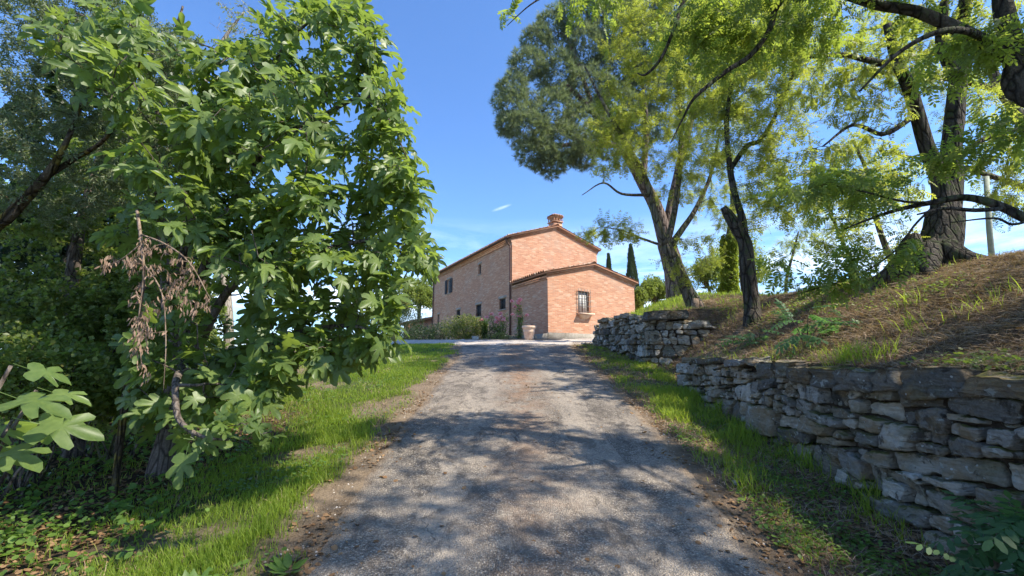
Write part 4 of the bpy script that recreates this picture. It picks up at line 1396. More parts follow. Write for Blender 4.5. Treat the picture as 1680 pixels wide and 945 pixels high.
ps = tA.colonize(blob_tips([(1010, 230, 11.7, 80, 80, 1.4, 80), (1080, 160, 12, 115, 120, 1.8, 150), (1150, 290, 12, 90, 80, 1.5, 90), (1000, 378, 11.5, 60, 26, .8, 30), (1100, 50, 11.5, 140, 80, 1.8, 160), (1170, 180, 12.3, 90, 110, 1.5, 110), (1135, 430, 12, 55, 55, .9, 34)]), r0=.009, rk=.012, rt=.006)
pin_leaves(tA, ps, 17, .22, T_PINL, .6)
tA.finish(M['bark_grey'], M['robinia_leaf'])

# a split stump at its foot
sp = base_of(1142, 516, 11.6)
st_ = empty('tree_stump', sp); tag(st_, 'small pale broken stump at the foot of the leaning forked robinia', 'stump')
mb = MB(); mb.tube([sp - [0, 0, .2], sp + [0, 0, .12], sp + [.02, 0, .30]], [.13, .11, .08], 12, .3); mb.tube([sp + [.1, -.05, -.2], sp + [.13, -.05, .1], sp + [.12, -.05, .22]], [.08, .06, .03], 9, .3)
mb.build('wood', M['twig_dead'], st_)

# B - dark twisted trunk
bB = base_of(1238, 555, 9.3)
tB = Tree('robinia_tree', bB, 'dark twisted robinia with a snapped limb, standing alone left of the big old tree', group='robinia trees on the bank')
tB.limb([bB - [0, 0, .3], bB + [0, 0, .03], W(1233, 500, 9.4), W(1226, 440, 9.4), W(1222, 400, 9.4), W(1207, 372, 9.4), W(1193, 350, 9.4), W(1186, 340, 9.4)], [.24, .20, .165, .155, .15, .14, .11, .07], 18, .22)
tB.limb([W(1222, 395, 9.4), W(1218, 360, 9.4), W(1206, 320, 9.5), W(1197, 270, 9.5), W(1192, 200, 9.5), W(1200, 120, 9.4), W(1190, 30, 9.3)], [.09, .085, .075, .065, .055, .045, .03], 10, .12)
tB.limb([W(1197, 280, 9.5), W(1225, 240, 9.4), W(1252, 225, 9.4), W(1290, 150, 9.2), W(1320, 60, 9)], [.06, .055, .05, .04, .02], 9, .1)
ps = tB.colonize(blob_tips([(1200, 190, 9.4, 95, 110, 1.3, 120), (1255, 330, 9.4, 60, 70, 1, 40), (1210, 50, 9, 130, 80, 1.5, 110), (1270, 180, 9.2, 80, 120, 1.2, 110), (1300, 60, 9, 70, 90, 1.2, 70), (1290, 330, 9.4, 50, 50, 1, 24)]), r0=.007, rk=.010, rt=.005)
pin_leaves(tB, ps, 14, .21, T_PINL, .5)
tB.finish(M['bark_dark'], M['robinia_leaf'])

# C - big old tree, two stems rising from a rotten stump
bC = base_of(1530, 455, 7.0)
tC = Tree('robinia_tree', bC, 'big old robinia with two tall stems rising from a rotten stump on the bank', group='robinia trees on the bank')
tC.limb([bC - [0, 0, .35], bC + [.02, 0, .0], bC + [.08, .05, .22], W(1543, 400, 7.05), W(1550, 350, 7.1)], [.66, .44, .31, .26, .23], 30, .30, sub=6)
for a_ in range(7):   # root flare
    an_ = a_ * .9 + .3; dd_ = np.array([math.cos(an_), math.sin(an_), 0])
    q_ = bC + dd_ * .95; q_[2] = hz(q_[0], q_[1]) - .04
    tC.limb([bC + dd_ * .22 + [0, 0, .30], bC + dd_ * .5 + [0, 0, .06], q_], [.20, .15, .05], 9, .25, seed=False)
# hollow old shell left of the living stem
tC.limb([bC + [-.38, -.02, -.2], bC + [-.33, -.02, .15], W(1497, 405, 6.95), W(1500, 385, 6.95)], [.26, .21, .15, .08], 16, .45, seed=False)
tC.limb([W(1545, 360, 7.1), W(1548, 320, 7.1), W(1540, 290, 7.1), W(1520, 240, 7.1), W(1505, 190, 7.1), W(1485, 130, 7.0), W(1470, 100, 7.0), W(1455, 40, 6.9)], [.19, .16, .135, .12, .11, .095, .08, .06], 16, .18)
tC.limb([W(1552, 360, 7.15), W(1562, 300, 7.2), W(1560, 250, 7.2), W(1566, 190, 7.2), W(1572, 130, 7.2), W(1575, 60, 7.1), W(1590, -40, 7.0)], [.20, .16, .145, .135, .125, .11, .08], 16, .18)
tC.limb([W(1475, 110, 7.0), W(1430, 100, 6.8), W(1380, 90, 6.6), W(1320, 95, 6.4)], [.07, .055, .04, .02], 8, .1)
tC.limb([W(1568, 130, 7.2), W(1545, 70, 7), W(1550, 0, 6.8)], [.10, .09, .06], 10, .1)
tC.limb([W(1500, 190, 7.1), W(1450, 220, 7.0), W(1400, 205, 6.9), W(1350, 240, 6.8)], [.05, .04, .03, .015], 7, 0)
tC.limb([W(1562, 270, 7.2), W(1610, 230, 7.2), W(1660, 215, 7.1), W(1720, 190, 7)], [.06, .05, .04, .02], 7, 0)
ps = tC.colonize(blob_tips([(1430, 120, 6.9, 130, 90, 1.3, 90), (1370, 310, 6.9, 130, 80, 1.2, 80), (1560, 20, 7.2, 150, 80, 1.2, 80), (1650, 250, 7.8, 60, 130, .6, 60), (1410, 400, 7.4, 90, 40, .5, 26)]), r0=.005, rk=.009, rt=.004)
pin_leaves(tC, ps, 9, .20, T_PIN, .5)
tC.finish(M['bark_dark'], M['robinia_leaf'])

# D - near tree whose leaning trunk and boughs come in from the upper right
bD = np.array([6.0, 3.1, hz(6.0, 3.1)])
tD = Tree('robinia_tree', bD, 'near robinia at the right edge whose dark boughs sweep over the drive', group='robinia trees on the bank')
tk = [bD - [0, 0, .3], bD + [0, 0, .1], bD + [.0, .25, 1.0], W(1690, 160, 3.75), W(1668, 90, 3.9), W(1648, 20, 4.0), W(1630, -80, 4.0), W(1560, -300, 4.0)]
tD.limb(tk, [.28, .20, .14, .095, .085, .08, .065, .04], 18, .22)
tD.limb([W(1685, 110, 3.85), W(1640, 82, 3.9), W(1600, 62, 4.0), W(1560, 42, 4.1), W(1500, 18, 4.2), W(1440, 8, 4.3), W(1380, -10, 4.4), W(1300, -30, 4.5)], [.075, .07, .065, .06, .055, .05, .045, .035], 12, .15)
tD.limb([W(1620, 66, 3.9), W(1580, 50, 3.6), W(1530, 55, 3.5), W(1470, 90, 3.5), W(1410, 150, 3.6)], [.035, .03, .024, .017, .008], 8, .1)
tD.limb([W(1310, -26, 4.5), W(1275, 10, 4.5), W(1262, 50, 4.5), W(1230, 92, 4.5), W(1190, 118, 4.5), W(1140, 160, 4.5), W(1120, 195, 4.6), W(1100, 235, 4.6)], [.04, .036, .032, .03, .026, .018, .011, .005], 9, .15)
tD.limb([W(1300, -30, 4.5), W(1200, -30, 4.6), W(1130, -8, 4.6), W(1105, 50, 4.6), W(1085, 95, 4.6), W(1060, 122, 4.6), W(1045, 120, 4.6)], [.035, .03, .026, .022, .018, .014, .006], 9, .12)
tD.limb([W(1200, -30, 4.6), W(1000, -40, 4.6), W(960, -10, 4.6), W(900, -6, 4.5), W(870, 8, 4.4), W(832, 42, 4.4)], [.028, .022, .018, .014, .008, .004], 6, 0)
tD.limb([bD + [0, .2, .75], W(1790, 400, 3.8), W(1690, 362, 3.9), W(1640, 338, 4.0), W(1585, 324, 4.1), W(1530, 332, 4.2), W(1470, 345, 4.3), W(1420, 362, 4.4), W(1385, 376, 4.5)], [.10, .075, .045, .04, .034, .026, .019, .012, .006], 10, .15)
tD.limb([W(1650, 342, 3.98), W(1600, 345, 3.9), W(1550, 342, 3.9), W(1505, 352, 3.9)], [.022, .02, .016, .008], 7, 0)
tD.limb([W(1530, 332, 4.2), W(1480, 330, 4.2), W(1400, 310, 4.3), W(1340, 300, 4.4)], [.014, .012, .008, .004], 6, 0)
tD.limb([W(1530, 340, 4.2), W(1500, 370, 4.2), W(1470, 410, 4.3), W(1410, 450, 4.4), W(1330, 476, 4.5), W(1285, 487, 4.5)], [.012, .011, .009, .007, .005, .003], 6, 0)
tD.limb([W(1690, 362, 3.9), W(1660, 368, 3.8), W(1630, 358, 3.8), W(1560, 365, 3.8)], [.015, .012, .01, .005], 6, 0)
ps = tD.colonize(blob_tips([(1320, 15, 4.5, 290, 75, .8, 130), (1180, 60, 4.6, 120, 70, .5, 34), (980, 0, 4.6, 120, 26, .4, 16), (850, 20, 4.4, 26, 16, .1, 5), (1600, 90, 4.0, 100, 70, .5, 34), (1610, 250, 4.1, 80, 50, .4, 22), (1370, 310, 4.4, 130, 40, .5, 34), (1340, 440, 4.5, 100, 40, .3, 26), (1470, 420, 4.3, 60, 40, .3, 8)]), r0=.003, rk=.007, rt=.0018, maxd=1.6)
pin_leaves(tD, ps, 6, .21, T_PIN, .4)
# the rest of its crown, above and to the right of the frame
sh = [tk[-1], tk[-1] + [.6, -.8, 1.4], tk[-1] + [1.2, -2, 2.4]]
tD.limb(sh, [.035, .025, .012], 8, 0)
tD.limb([tk[-2], tk[-2] + [1.5, -.6, 1.0], tk[-2] + [3.2, -1.5, 1.6]], [.05, .035, .015], 8, 0)
tD.limb([tk[-2], tk[-2] + [1.4, -1.2, 1.0], tk[-2] + [3, -3.4, 1.2]], [.035, .025, .012], 8, 0)
n_ = 700
tp = np.stack([rng.uniform(3.2, 9.5, n_), rng.uniform(-3.6, 4.2, n_), rng.uniform(5.8, 8.6, n_)], 1)
tp = tp[tp[:, 0] - .79 * tp[:, 2] > -2.0 + .2 * np.clip(tp[:, 1], 0, 9)]  # unseen crown shaped so its shade covers the drive but clears the fig
ps = tD.colonize(tp, r0=.004, rk=.008, maxd=5)
pin_leaves(tD, ps, 10, .24, T_PINS, .7)
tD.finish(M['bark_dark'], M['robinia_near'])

# E - the next tree along the bank, beside and behind the camera
bE = np.array([8.2, -1.6, hz(8.2, -1.6)])
tE = Tree('robinia_tree', bE, 'robinia farther back along the bank whose crown shades the near drive', group='robinia trees on the bank')
tE.limb([bE - [0, 0, .3], bE + [0, 0, .1], bE + [-.2, .1, 2], bE + [-.1, .3, 3.6], bE + [.3, .5, 5.5]], [.34, .26, .2, .17, .1], 14, .15)
tE.limb([bE + [-.15, .2, 2.8], bE + [-1.4, .1, 4.2], bE + [-2.8, -.4, 5.0]], [.12, .09, .03], 8, 0)
n_ = 360
tp = bE + np.stack([rng.uniform(-4.2, 4, n_), rng.uniform(-4.4, 4.4, n_), rng.uniform(2.6, 6.8, n_)], 1)
ps = tE.colonize(tp, r0=.004, rk=.008, maxd=6)
pin_leaves(tE, ps, 11, .26, T_PINS, .7)
tE.finish(M['bark_dark'], M['robinia_leaf'])

# a sunlit crown farther right, its trunk outside the frame
bG = base_of(1760, 430, 10.5)
tG = Tree('robinia_tree', bG, 'sunlit robinia beyond the big old tree, its yellow-green crown filling the gaps', group='robinia trees on the bank')
tG.limb([bG - [0, 0, .3], bG + [0, 0, .1], W(1740, 340, 10.5), W(1700, 240, 10.5), W(1640, 140, 10.5), W(1600, 60, 10.4)], [.3, .24, .2, .16, .12, .06], 12, .1)
tG.limb([W(1735, 330, 10.5), W(1660, 300, 10.4), W(1560, 270, 10.2), W(1450, 250, 10)], [.09, .07, .05, .02], 8, .1)
tG.limb([W(1650, 150, 10.5), W(1560, 130, 10.3), W(1450, 120, 10), W(1370, 140, 10)], [.09, .07, .05, .02], 8, .1)
ps = tG.colonize(blob_tips([(1420, 120, 10, 110, 90, 1.3, 70), (1600, 120, 10.3, 90, 110, 1.3, 60), (1650, 300, 10.4, 60, 80, 1, 40), (1440, 330, 10.2, 90, 50, 1, 30), (1360, 40, 10, 100, 70, 1.3, 60)]), r0=.004, rk=.009, maxd=5)
pin_leaves(tG, ps, 9, .22, T_PINL, .6)
tG.finish(M['bark_grey'], M['robinia_leaf'])

# slender trees behind the crest
for (px, py, Y, top, bl, lab) in (
    (1478, 452, 9.6, [(1455, 410), (1435, 350), (1425, 290), (1400, 230)], [(1420, 280, 9.6, 70, 80, .9, 60)], 'slim pale-stemmed robinia leaning left just behind the rotten stump'),
    (1402, 478, 13.0, [(1395, 430), (1375, 380), (1350, 320)], [(1350, 350, 13, 60, 60, 1.2, 60)], 'slim young robinia behind the crest midway between twisted tree and stump'),
    (1290, 495, 17.0, [(1290, 460), (1300, 420), (1310, 380)], [(1310, 405, 17, 45, 50, 1.2, 50), (1270, 450, 17, 30, 26, 1, 20)], 'small pale yellow-green tree behind the crest right of the twisted trunk')):
    b_ = base_of(px, py, Y)
    t_ = Tree('young_robinia', b_, lab, group='young trees behind the crest')
    pts = [b_ - [0, 0, .3], b_] + [W(a, b, Y) for a, b in top]
    r_ = list(np.linspace(.09, .03, len(pts)))
    t_.limb(pts, r_, 9, .1)
    ps = t_.colonize(blob_tips(bl), r0=.004, rk=.01)
    pin_leaves(t_, ps, 9, .26, T_PINS, .5)
    t_.finish(M['bark_grey'], M['robinia_leaf'])

# ivy-clad trunk
bI = base_of(1198, 498, 16.0)
tI = Tree('ivy_clad_tree', bI, 'slim trunk wholly wrapped in bright yellow-green ivy behind the crest')
tI.limb([bI - [0, 0, .3], bI, W(1198, 440, 16), W(1196, 390, 16), W(1202, 340, 16), W(1198, 290, 16)], [.2, .16, .14, .12, .1, .05], 10, .1)
n_ = 3600; t_ = rng.random(n_) ** 1.1; an = rng.random(n_) * 2 * PI
q0, q1 = bI, W(1196, 385, 16)
rr = (.30 - .10 * t_) * (.75 + .6 * vn(t_ * 9, an, 3))
Pp = q0 + (q1 - q0) * t_[:, None] + np.stack([np.cos(an) * rr, np.sin(an) * rr, rng.normal(size=n_) * .03], 1)
tI.leaf.inst(T_RND, Pp, frames(np.stack([np.cos(an), np.sin(an), -.8 + 0 * an], 1) + rdir(n_) * .4, rdir(n_) + np.stack([np.cos(an), np.sin(an), .6 + 0 * an], 1)), .07 + .05 * rng.random(n_))
tI.leaf.build('ivy', M['ivy_leaf'], tI.e); tI.leaf = MB()
ps = tI.colonize(blob_tips([(1200, 340, 16, 36, 50, .8, 60), (1215, 400, 16, 36, 30, .6, 20)]), r0=.004, rk=.01)
pin_leaves(tI, ps, 9, .26, T_PINS, .5)
tI.finish(M['bark_grey'], M['robinia_leaf'])

# thin post and cable at the crest on the right
p0 = base_of(1622, 432, 9.2); p1 = W(1618, 290, 9.2)
po = empty('utility_post', p0); tag(po, 'thin pale green post behind the crest near the right edge', 'post')
mb = MB(); mb.tube([p0 - [0, 0, .4], p0 + (p1 - p0) * .5, p1], [.055, .052, .048], 14, 0)
mb.build('pole', M['post'], po, smooth=True)
mb = MB(); P = np.linspace(p0 + [0, -.08, .06], W(1720, 432, 8.2), 12); P[:, 2] -= .03 * np.sin(np.linspace(0, PI, 12)); mb.tube(P, [.012] * 12, 6, 0)
mb.build('cable', M['cable'], po)

# ------------------------------------------------------------------ the umbrella pine
bP = base_of(1114, 484, 16.0)
tP = Tree('umbrella_pine', bP, 'tall umbrella pine with pinkish plated trunk and broad crown above the farmhouse', 'pine tree')
f1 = W(1092, 395, 15.8)
tP.limb([bP - [0, 0, .4], bP + [0, 0, .05], W(1106, 445, 16), f1], [.60, .47, .38, .33], 26, .14)
tP.limb([f1, W(1078, 345, 15.6), W(1055, 300, 15.4), W(1020, 240, 15.1), W(975, 185, 14.8), W(930, 140, 14.5)], [.28, .25, .22, .18, .12, .06], 18, .12)
tP.limb([f1, W(1100, 340, 15.8), W(1115, 270, 15.8), W(1135, 190, 15.6), W(1150, 100, 15.4), W(1180, 0, 15.2)], [.20, .16, .14, .12, .10, .08], 18, .12)
tP.limb([W(1135, 190, 15.6), W(1180, 150, 15.6), W(1240, 100, 15.4), W(1300, 60, 15.2)], [.17, .16, .14, .09], 12, .1)
tP.limb([W(1020, 240, 15.1), W(960, 235, 14.6), W(900, 240, 14.2), W(860, 225, 14)], [.11, .09, .06, .03], 9, .1)
tP.limb([W(975, 185, 14.8), W(950, 110, 14.7), W(930, 60, 14.6)], [.10, .08, .04], 9, .1)
tP.limb([W(1055, 300, 15.4), W(1060, 200, 15.2), W(1050, 100, 15)], [.13, .1, .05], 9, .1)
lobes = [(845, 175, 14.2, 32), (842, 145, 14.2, 24), (862, 108, 14.4, 28), (880, 70, 14.6, 26), (905, 45, 14.8, 28), (945, 25, 14.8, 34), (835, 205, 14, 20),
         (868, 215, 14.0, 38), (880, 250, 14.0, 30), (905, 268, 14.2, 26), (930, 240, 14.4, 38), (955, 258, 14.6, 24), (905, 185, 14.6, 40), (915, 125, 14.9, 40),
         (960, 80, 15, 42), (965, 150, 15, 42), (960, 205, 14.8, 36), (1010, 40, 15, 44), (1015, 110, 15.3, 42), (1010, 180, 15.4, 38), (1000, 240, 15, 26), (1060, 70, 15.5, 46),
         (1065, 140, 15.7, 42), (1060, 0, 15.3, 46), (1115, 30, 15.5, 46), (1120, 110, 16, 42), (1170, 60, 15.6, 46), (1175, -10, 15.2, 46), (1230, 30, 15.4, 44),
         (1235, 100, 15.8, 36), (1285, 60, 15.2, 38), (1270, -20, 15, 44), (1000, -30, 14.6, 44), (1100, -50, 15, 50),
         (1050, 210, 16.2, 34), (1170, 150, 16.2, 32), (1230, -80, 14.6, 50)]
tips = []
for (px, py, Y, rp) in lobes:
    c = W(px, py, Y); r = rp * Y / FPX
    tips.append(c + rdir(6) * r * .5)
ps = tP.colonize(np.concatenate(tips), wob=.10, r0=.012, rk=.016, rt=.008, maxd=5)
for q, (px, py, Y, rp) in enumerate(lobes):
    c = W(px, py, Y); r = rp * Y / FPX * 1.12
    n_ = int(820 * r ** 1.6)
    v = rdir(n_); v[:, 2] = v[:, 2] * .85 + .08
    rad = (1 - .45 * rng.random(n_) ** 1.5) * (.75 + .5 * vn(v[:, 0] * 3 + q, v[:, 1] * 3 + v[:, 2] * 3, 2))
    Pp = c + v * (rad * r)[:, None]
    D = v + rdir(n_) * .5 + [0, 0, .35]
    tP.leaf.inst(T_TUFT, Pp, frames(D, rdir(n_)), .17 + .08 * rng.random(n_))
tP.finish(M['bark_pine'], M['needle'])

# ------------------------------------------------------------------ trees behind the house
def cypress(px, pyt, Y, pyb, wpx, lab, seed):
    b = base_of(px, pyb, Y); h = W(px, pyt, Y)[2] - b[2]; w = wpx * Y / FPX / 2
    e = empty('cypress_tree', b); tag(e, lab, 'cypress', 'cypresses behind the farmhouse')
    mb = MB(); mb.tube([b - [0, 0, .3], b + [0, 0, h * .8]], [.22, .05], 8, .1); mb.build('trunk', M['bark_grey'], e)
    n = 7000; t = rng.random(n) ** .9; a = rng.random(n) * 2 * PI
    rr = w * np.minimum(1, (1 - t) * 2.2) ** .8 * (.75 + .5 * vn(a * 2 + seed, t * 14, seed)) * (1 - .3 * rng.random(n))
    P = b + np.stack([np.cos(a) * rr, np.sin(a) * rr, t * h + .3], 1)
    D = np.stack([np.cos(a) * .3, np.sin(a) * .3, np.ones(n)], 1) + rdir(n) * .3
    mb = MB(); mb.inst(T_NAR, P, frames(D, rdir(n)), .32); mb.build('crown', M['cypress_leaf'], e)
cypress(1002, 423, 46, 520, 17, 'smaller cypress behind the annex roof', 3)
cypress(1040, 408, 42, 520, 22, 'taller dark cypress between the farmhouse and the pine trunk', 6)

def round_tree(name, label, cat, px, py, Y, rp, rv, n, size, mat_, seed, trunk=.15, tm=None, pyb=None, group=None, shell=.5):
    b = base_of(px, py, Y); c = W(px, py, Y)
    e = empty(name, b); tag(e, label, cat, group)
    k = Y / FPX
    mb = MB(); mb.tube(curve(b - [0, 0, .3], c, 6, .05), np.linspace(trunk, trunk * .5, 6), 8, .1)
    for i in range(7):
        v = rdir(1)[0]; mb.tube(curve(c - [0, 0, rv * k * .5], c + v * np.array([rp * k, rp * k, rv * k]) * .7, 5, .1), np.linspace(trunk * .4, .012, 5), 5, 0)
    mb.build('trunk', M['bark_grey'], e)
    mb = MB()
    R2 = random.Random(seed)
    for i in range(7):
        off = np.array([R2.uniform(-.5, .5) * rp * k, R2.uniform(-.5, .5) * rp * k, R2.uniform(-.45, .5) * rv * k])
        cloud(mb, c + off, np.array([rp * k, rp * k, rv * k]) * R2.uniform(.45, .62), n // 7, tm or T_EL, size, shell=shell, seed=seed + i)
    mb.build('crown', mat_, e)
round_tree('olive_tree', 'round light green tree just right of the annex roof', 'tree', 1072, 478, 26, 27, 30, 9000, .13, M['far_leaf'], 2)
round_tree('olive_tree', 'pale green rounded tree close behind the annex right corner', 'tree', 1052, 490, 24, 16, 22, 4000, .12, M['far_leaf'], 12)
round_tree('leafy_tree', 'yellow-green tree behind the pine trunk and the leaning robinia', 'tree', 1158, 455, 24, 32, 34, 5000, .15, M['far_leaf'], 22, shell=.7)
round_tree('leafy_tree', 'tall yellow-green tree directly behind the ivy-clad trunk', 'tree', 1215, 430, 30, 40, 50, 6500, .17, M['far_leaf'], 32, shell=.7)
round_tree('leafy_tree', 'bright rounded tree rising beyond the far left corner of the farmhouse', 'tree', 690, 482, 44, 44, 34, 15000, .20, M['far_leaf'], 42, .3)
round_tree('leafy_tree', 'sparse sunlit shrub tree above the dark conifer bush', 'tree', 655, 505, 36, 18, 18, 3500, .16, M['bush_leaf'], 52, .1)
round_tree('olive_tree', 'grey-green olive tree at the lawn edge, nearest the dark conifer bush', 'olive tree', 628, 535, 27, 20, 16, 3500, .09, M['olive_leaf'], 62, .12, T_NAR, shell=.7)
round_tree('olive_tree', 'thin olive tree with a bare stem at the lawn edge under the fig branches', 'olive tree', 592, 530, 25, 20, 18, 3000, .09, M['olive_leaf'], 72, .10, T_NAR, shell=.7)
round_tree('olive_tree', 'small faint olive tree beyond the lawn crest, leftmost of the olives', 'olive tree', 540, 548, 34, 15, 12, 2000, .1, M['olive_leaf'], 82, .10, T_NAR, shell=.7)

def bare_tree(px, py, Y, h, lab):
    b = base_of(px, py, Y); t = Tree('bare_tree', b, lab, 'bare tree', 'bare young trees beyond the lawn')
    t.limb([b - [0, 0, .2], b + [0, 0, h * .3], b + [.05, 0, h * .55]], [.04, .032, .02], 6, 0, into='wood')
    tp = b + np.array([0, 0, h * .68]) + rdir(60) * np.array([.35, .35, .32]) * h
    tp = tp[tp[:, 2] > b[2] + h * .4]
    t.colonize(tp, r0=.004, rk=.008, rt=.004)
    t.finish(M['far_wood'], None)
for (px, Y, h, lab) in ((405, 20, 1.9, 'small bare tree beyond the lawn crest, left of two'), (425, 22, 2.2, 'slightly taller bare tree beyond the lawn crest, right of two')):
    bare_tree(px, 560, Y, h, lab)

# ------------------------------------------------------------------ the fig tree
def poly_tips(poly, y0, y1, n):
    poly = np.array(poly, float); out = []
    x0, y0_, x1, y1_ = poly[:, 0].min(), poly[:, 1].min(), poly[:, 0].max(), poly[:, 1].max()
    while len(out) < n:
        x, y = rng.uniform(x0, x1), rng.uniform(y0_, y1_)
        c = False; j = len(poly) - 1
        for i in range(len(poly)):
            a, b = poly[i], poly[j]
            if (a[1] > y) != (b[1] > y) and x < (b[0] - a[0]) * (y - a[1]) / (b[1] - a[1]) + a[0]: c = not c
            j = i
        if c: out.append(W(x, y, rng.uniform(y0, y1)))
    return np.array(out)

bF = np.array([-3.9, 5.0, hz(-3.9, 5.0)])
fig = Tree('fig_tree', bF, 'big sunlit fig tree with broad lobed leaves reaching over the lawn to the drive', 'fig tree')
c0 = bF + [0.05, 0, .5]
fig.limb([bF - [0, 0, .2], bF + [0, 0, .1], c0], [.14, .12, .10], 14, .1)
fig.limb([c0, W(330, 560, 4.9), W(380, 470, 4.8), W(450, 430, 4.7), W(530, 410, 4.5), W(600, 395, 4.4), W(660, 400, 4.3)], [.055, .05, .045, .04, .03, .02, .01], 9, .06)
fig.limb([c0, W(310, 520, 4.9), W(350, 400, 4.8), W(400, 300, 4.7), W(450, 230, 4.6), W(520, 195, 4.5), W(590, 160, 4.4), W(650, 165, 4.3)], [.055, .05, .048, .042, .036, .028, .02, .01], 9, .06)
fig.limb([c0, W(290, 480, 5.0), W(320, 350, 5.0), W(370, 220, 4.9), W(430, 130, 4.8), W(480, 60, 4.7), W(530, 20, 4.6)], [.055, .05, .046, .04, .03, .02, .01], 9, .06)
fig.limb([c0, W(270, 450, 5.2), W(260, 300, 5.2), W(260, 180, 5.1), W(280, 80, 5.0), W(300, 10, 4.9)], [.055, .05, .042, .034, .024, .012], 9, .06)
fig.limb([c0, W(380, 600, 4.8), W(450, 560, 4.6), W(520, 540, 4.4), W(580, 535, 4.3), W(625, 550, 4.2)], [.07, .055, .04, .03, .02, .008], 8, .06)
fig.limb([c0, W(310, 600, 4.6), W(300, 600, 4.2), W(289, 625, 3.7), W(288, 650, 3.6), W(292, 685, 3.5), W(312, 706, 3.45), W(338, 718, 3.4), W(375, 722, 3.4)], [.05, .045, .036, .03, .025, .022, .018, .013, .006], 9, .08)
fig.limb([W(289, 632, 3.65), W(320, 632, 3.7), W(360, 630, 3.8), W(420, 650, 3.9)], [.018, .014, .01, .005], 6, 0)
fig.limb([W(600, 160, 4.4), W(640, 200, 4.4), W(668, 260, 4.3)], [.018, .012, .005], 6, 0)
POLY1 = [(430, 30), (500, 0), (600, 15), (632, 80), (640, 130), (676, 180), (655, 225), (688, 290), (660, 330), (668, 370), (698, 410), (688, 445), (655, 470), (645, 520), (600, 560), (560, 590), (500, 590), (430, 560), (380, 480), (330, 380), (300, 260), (330, 150), (380, 80)]
POLY2 = [(200, 10), (380, 60), (480, 90), (560, 200), (560, 400), (450, 480), (330, 460), (230, 300), (160, 120)]
tips = np.concatenate([poly_tips(POLY1, 3.9, 5.5, 340), poly_tips(POLY2, 3.3, 4.4, 110), poly_tips([(200, 330), (330, 330), (340, 700), (220, 680)], 3.7, 4.8, 50), poly_tips([(60, 0), (260, 0), (240, 200), (120, 180)], 3.2, 4.2, 26), poly_tips([(500, 0), (600, 15), (640, 130), (676, 180), (600, 170), (520, 110)], 4.1, 4.6, 20), poly_tips([(560, 20), (620, 40), (680, 180), (690, 420), (640, 540), (600, 500), (620, 300), (600, 150)], 4.0, 5.2, 30),
                       poly_tips([(330, 560), (500, 560), (470, 610), (420, 655), (340, 650)], 3.8, 4.6, 34),
                       poly_tips([(520, 560), (640, 540), (640, 570), (600, 575), (560, 585), (520, 580)], 4.0, 4.5, 16), poly_tips([(640, 130), (690, 190), (660, 260), (700, 290), (672, 360), (715, 410), (680, 470), (655, 440), (640, 300)], 4.1, 5.2, 22), poly_tips([(260, 690), (470, 680), (470, 720), (260, 725)], 3.3, 3.6, 5)])
ps = fig.colonize(tips, wob=.18, sag=-.04, r0=.008, rk=.012, rt=.005, maxd=3)
Pp, Dd = leaves_on(ps, 9, .42, .04)
n_ = len(Pp)
D = Dd * 1.0 + rdir(n_) * .45; D[:, 2] -= .35
Dn = D / np.linalg.norm(D, axis=1)[:, None]
U = np.array([.35, -.35, .9]) + rdir(n_) * .75
sz = .07 + .15 * rng.random(n_) ** 1.5
Pp = Pp + Dn * (.45 * sz)[:, None]
h_ = n_ // 2
Rf = frames(D, U)
fig.leaf.inst(T_FIG, Pp[:h_], Rf[:h_], sz[:h_]); fig.leaf.inst(T_FIGB, Pp[h_:], Rf[h_:], sz[h_:])
fig.finish(M['bark_fig'], M['fig_leaf'])

# near fig shoot at the left edge
bS = np.array([-1.85, 1.35, hz(-1.85, 1.35)])
fs_ = Tree('fig_sapling', bS, 'young fig shoots with very large leaves at the left edge close to the camera', 'fig sapling')
st_ = []
for (px, py, Y) in ((18, 600, 1.35), (60, 640, 1.5), (20, 690, 1.45), (70, 690, 1.6), (-40, 620, 1.3), (-60, 700, 1.4)):
    t_ = W(px, py, Y)
    P, R_ = smooth_path([bS - [0, 0, .05], bS + (t_ - bS) * .5 + [-.1, 0, .1], t_], [.012, .009, .005], 4); fs_.twig.tube(P, R_, 6, 0); st_.append(P)
Pp = []; Dd = []
for P in st_:
    for k_ in range(2):
        a_ = rng.random() * 2 * PI; Pp.append(P[-1] - (P[-1] - P[-3]) * k_ * .25); Dd.append([math.cos(a_) + .3, math.sin(a_) * .7, -.25])
Pp = np.array(Pp); Dd = np.array(Dd); Dn = Dd / np.linalg.norm(Dd, axis=1)[:, None]; n_ = len(Pp)
sz = .10 + .06 * rng.random(n_)
fs_.leaf.inst(T_FIG, Pp + Dn * (.45 * sz)[:, None], frames(Dd, np.array([.2, -.5, 1.0]) + rdir(n_) * .3), sz)
fs_.finish(M['bark_fig'], M['fig_leaf'], names=('stems', 'stems', 'leaves'))

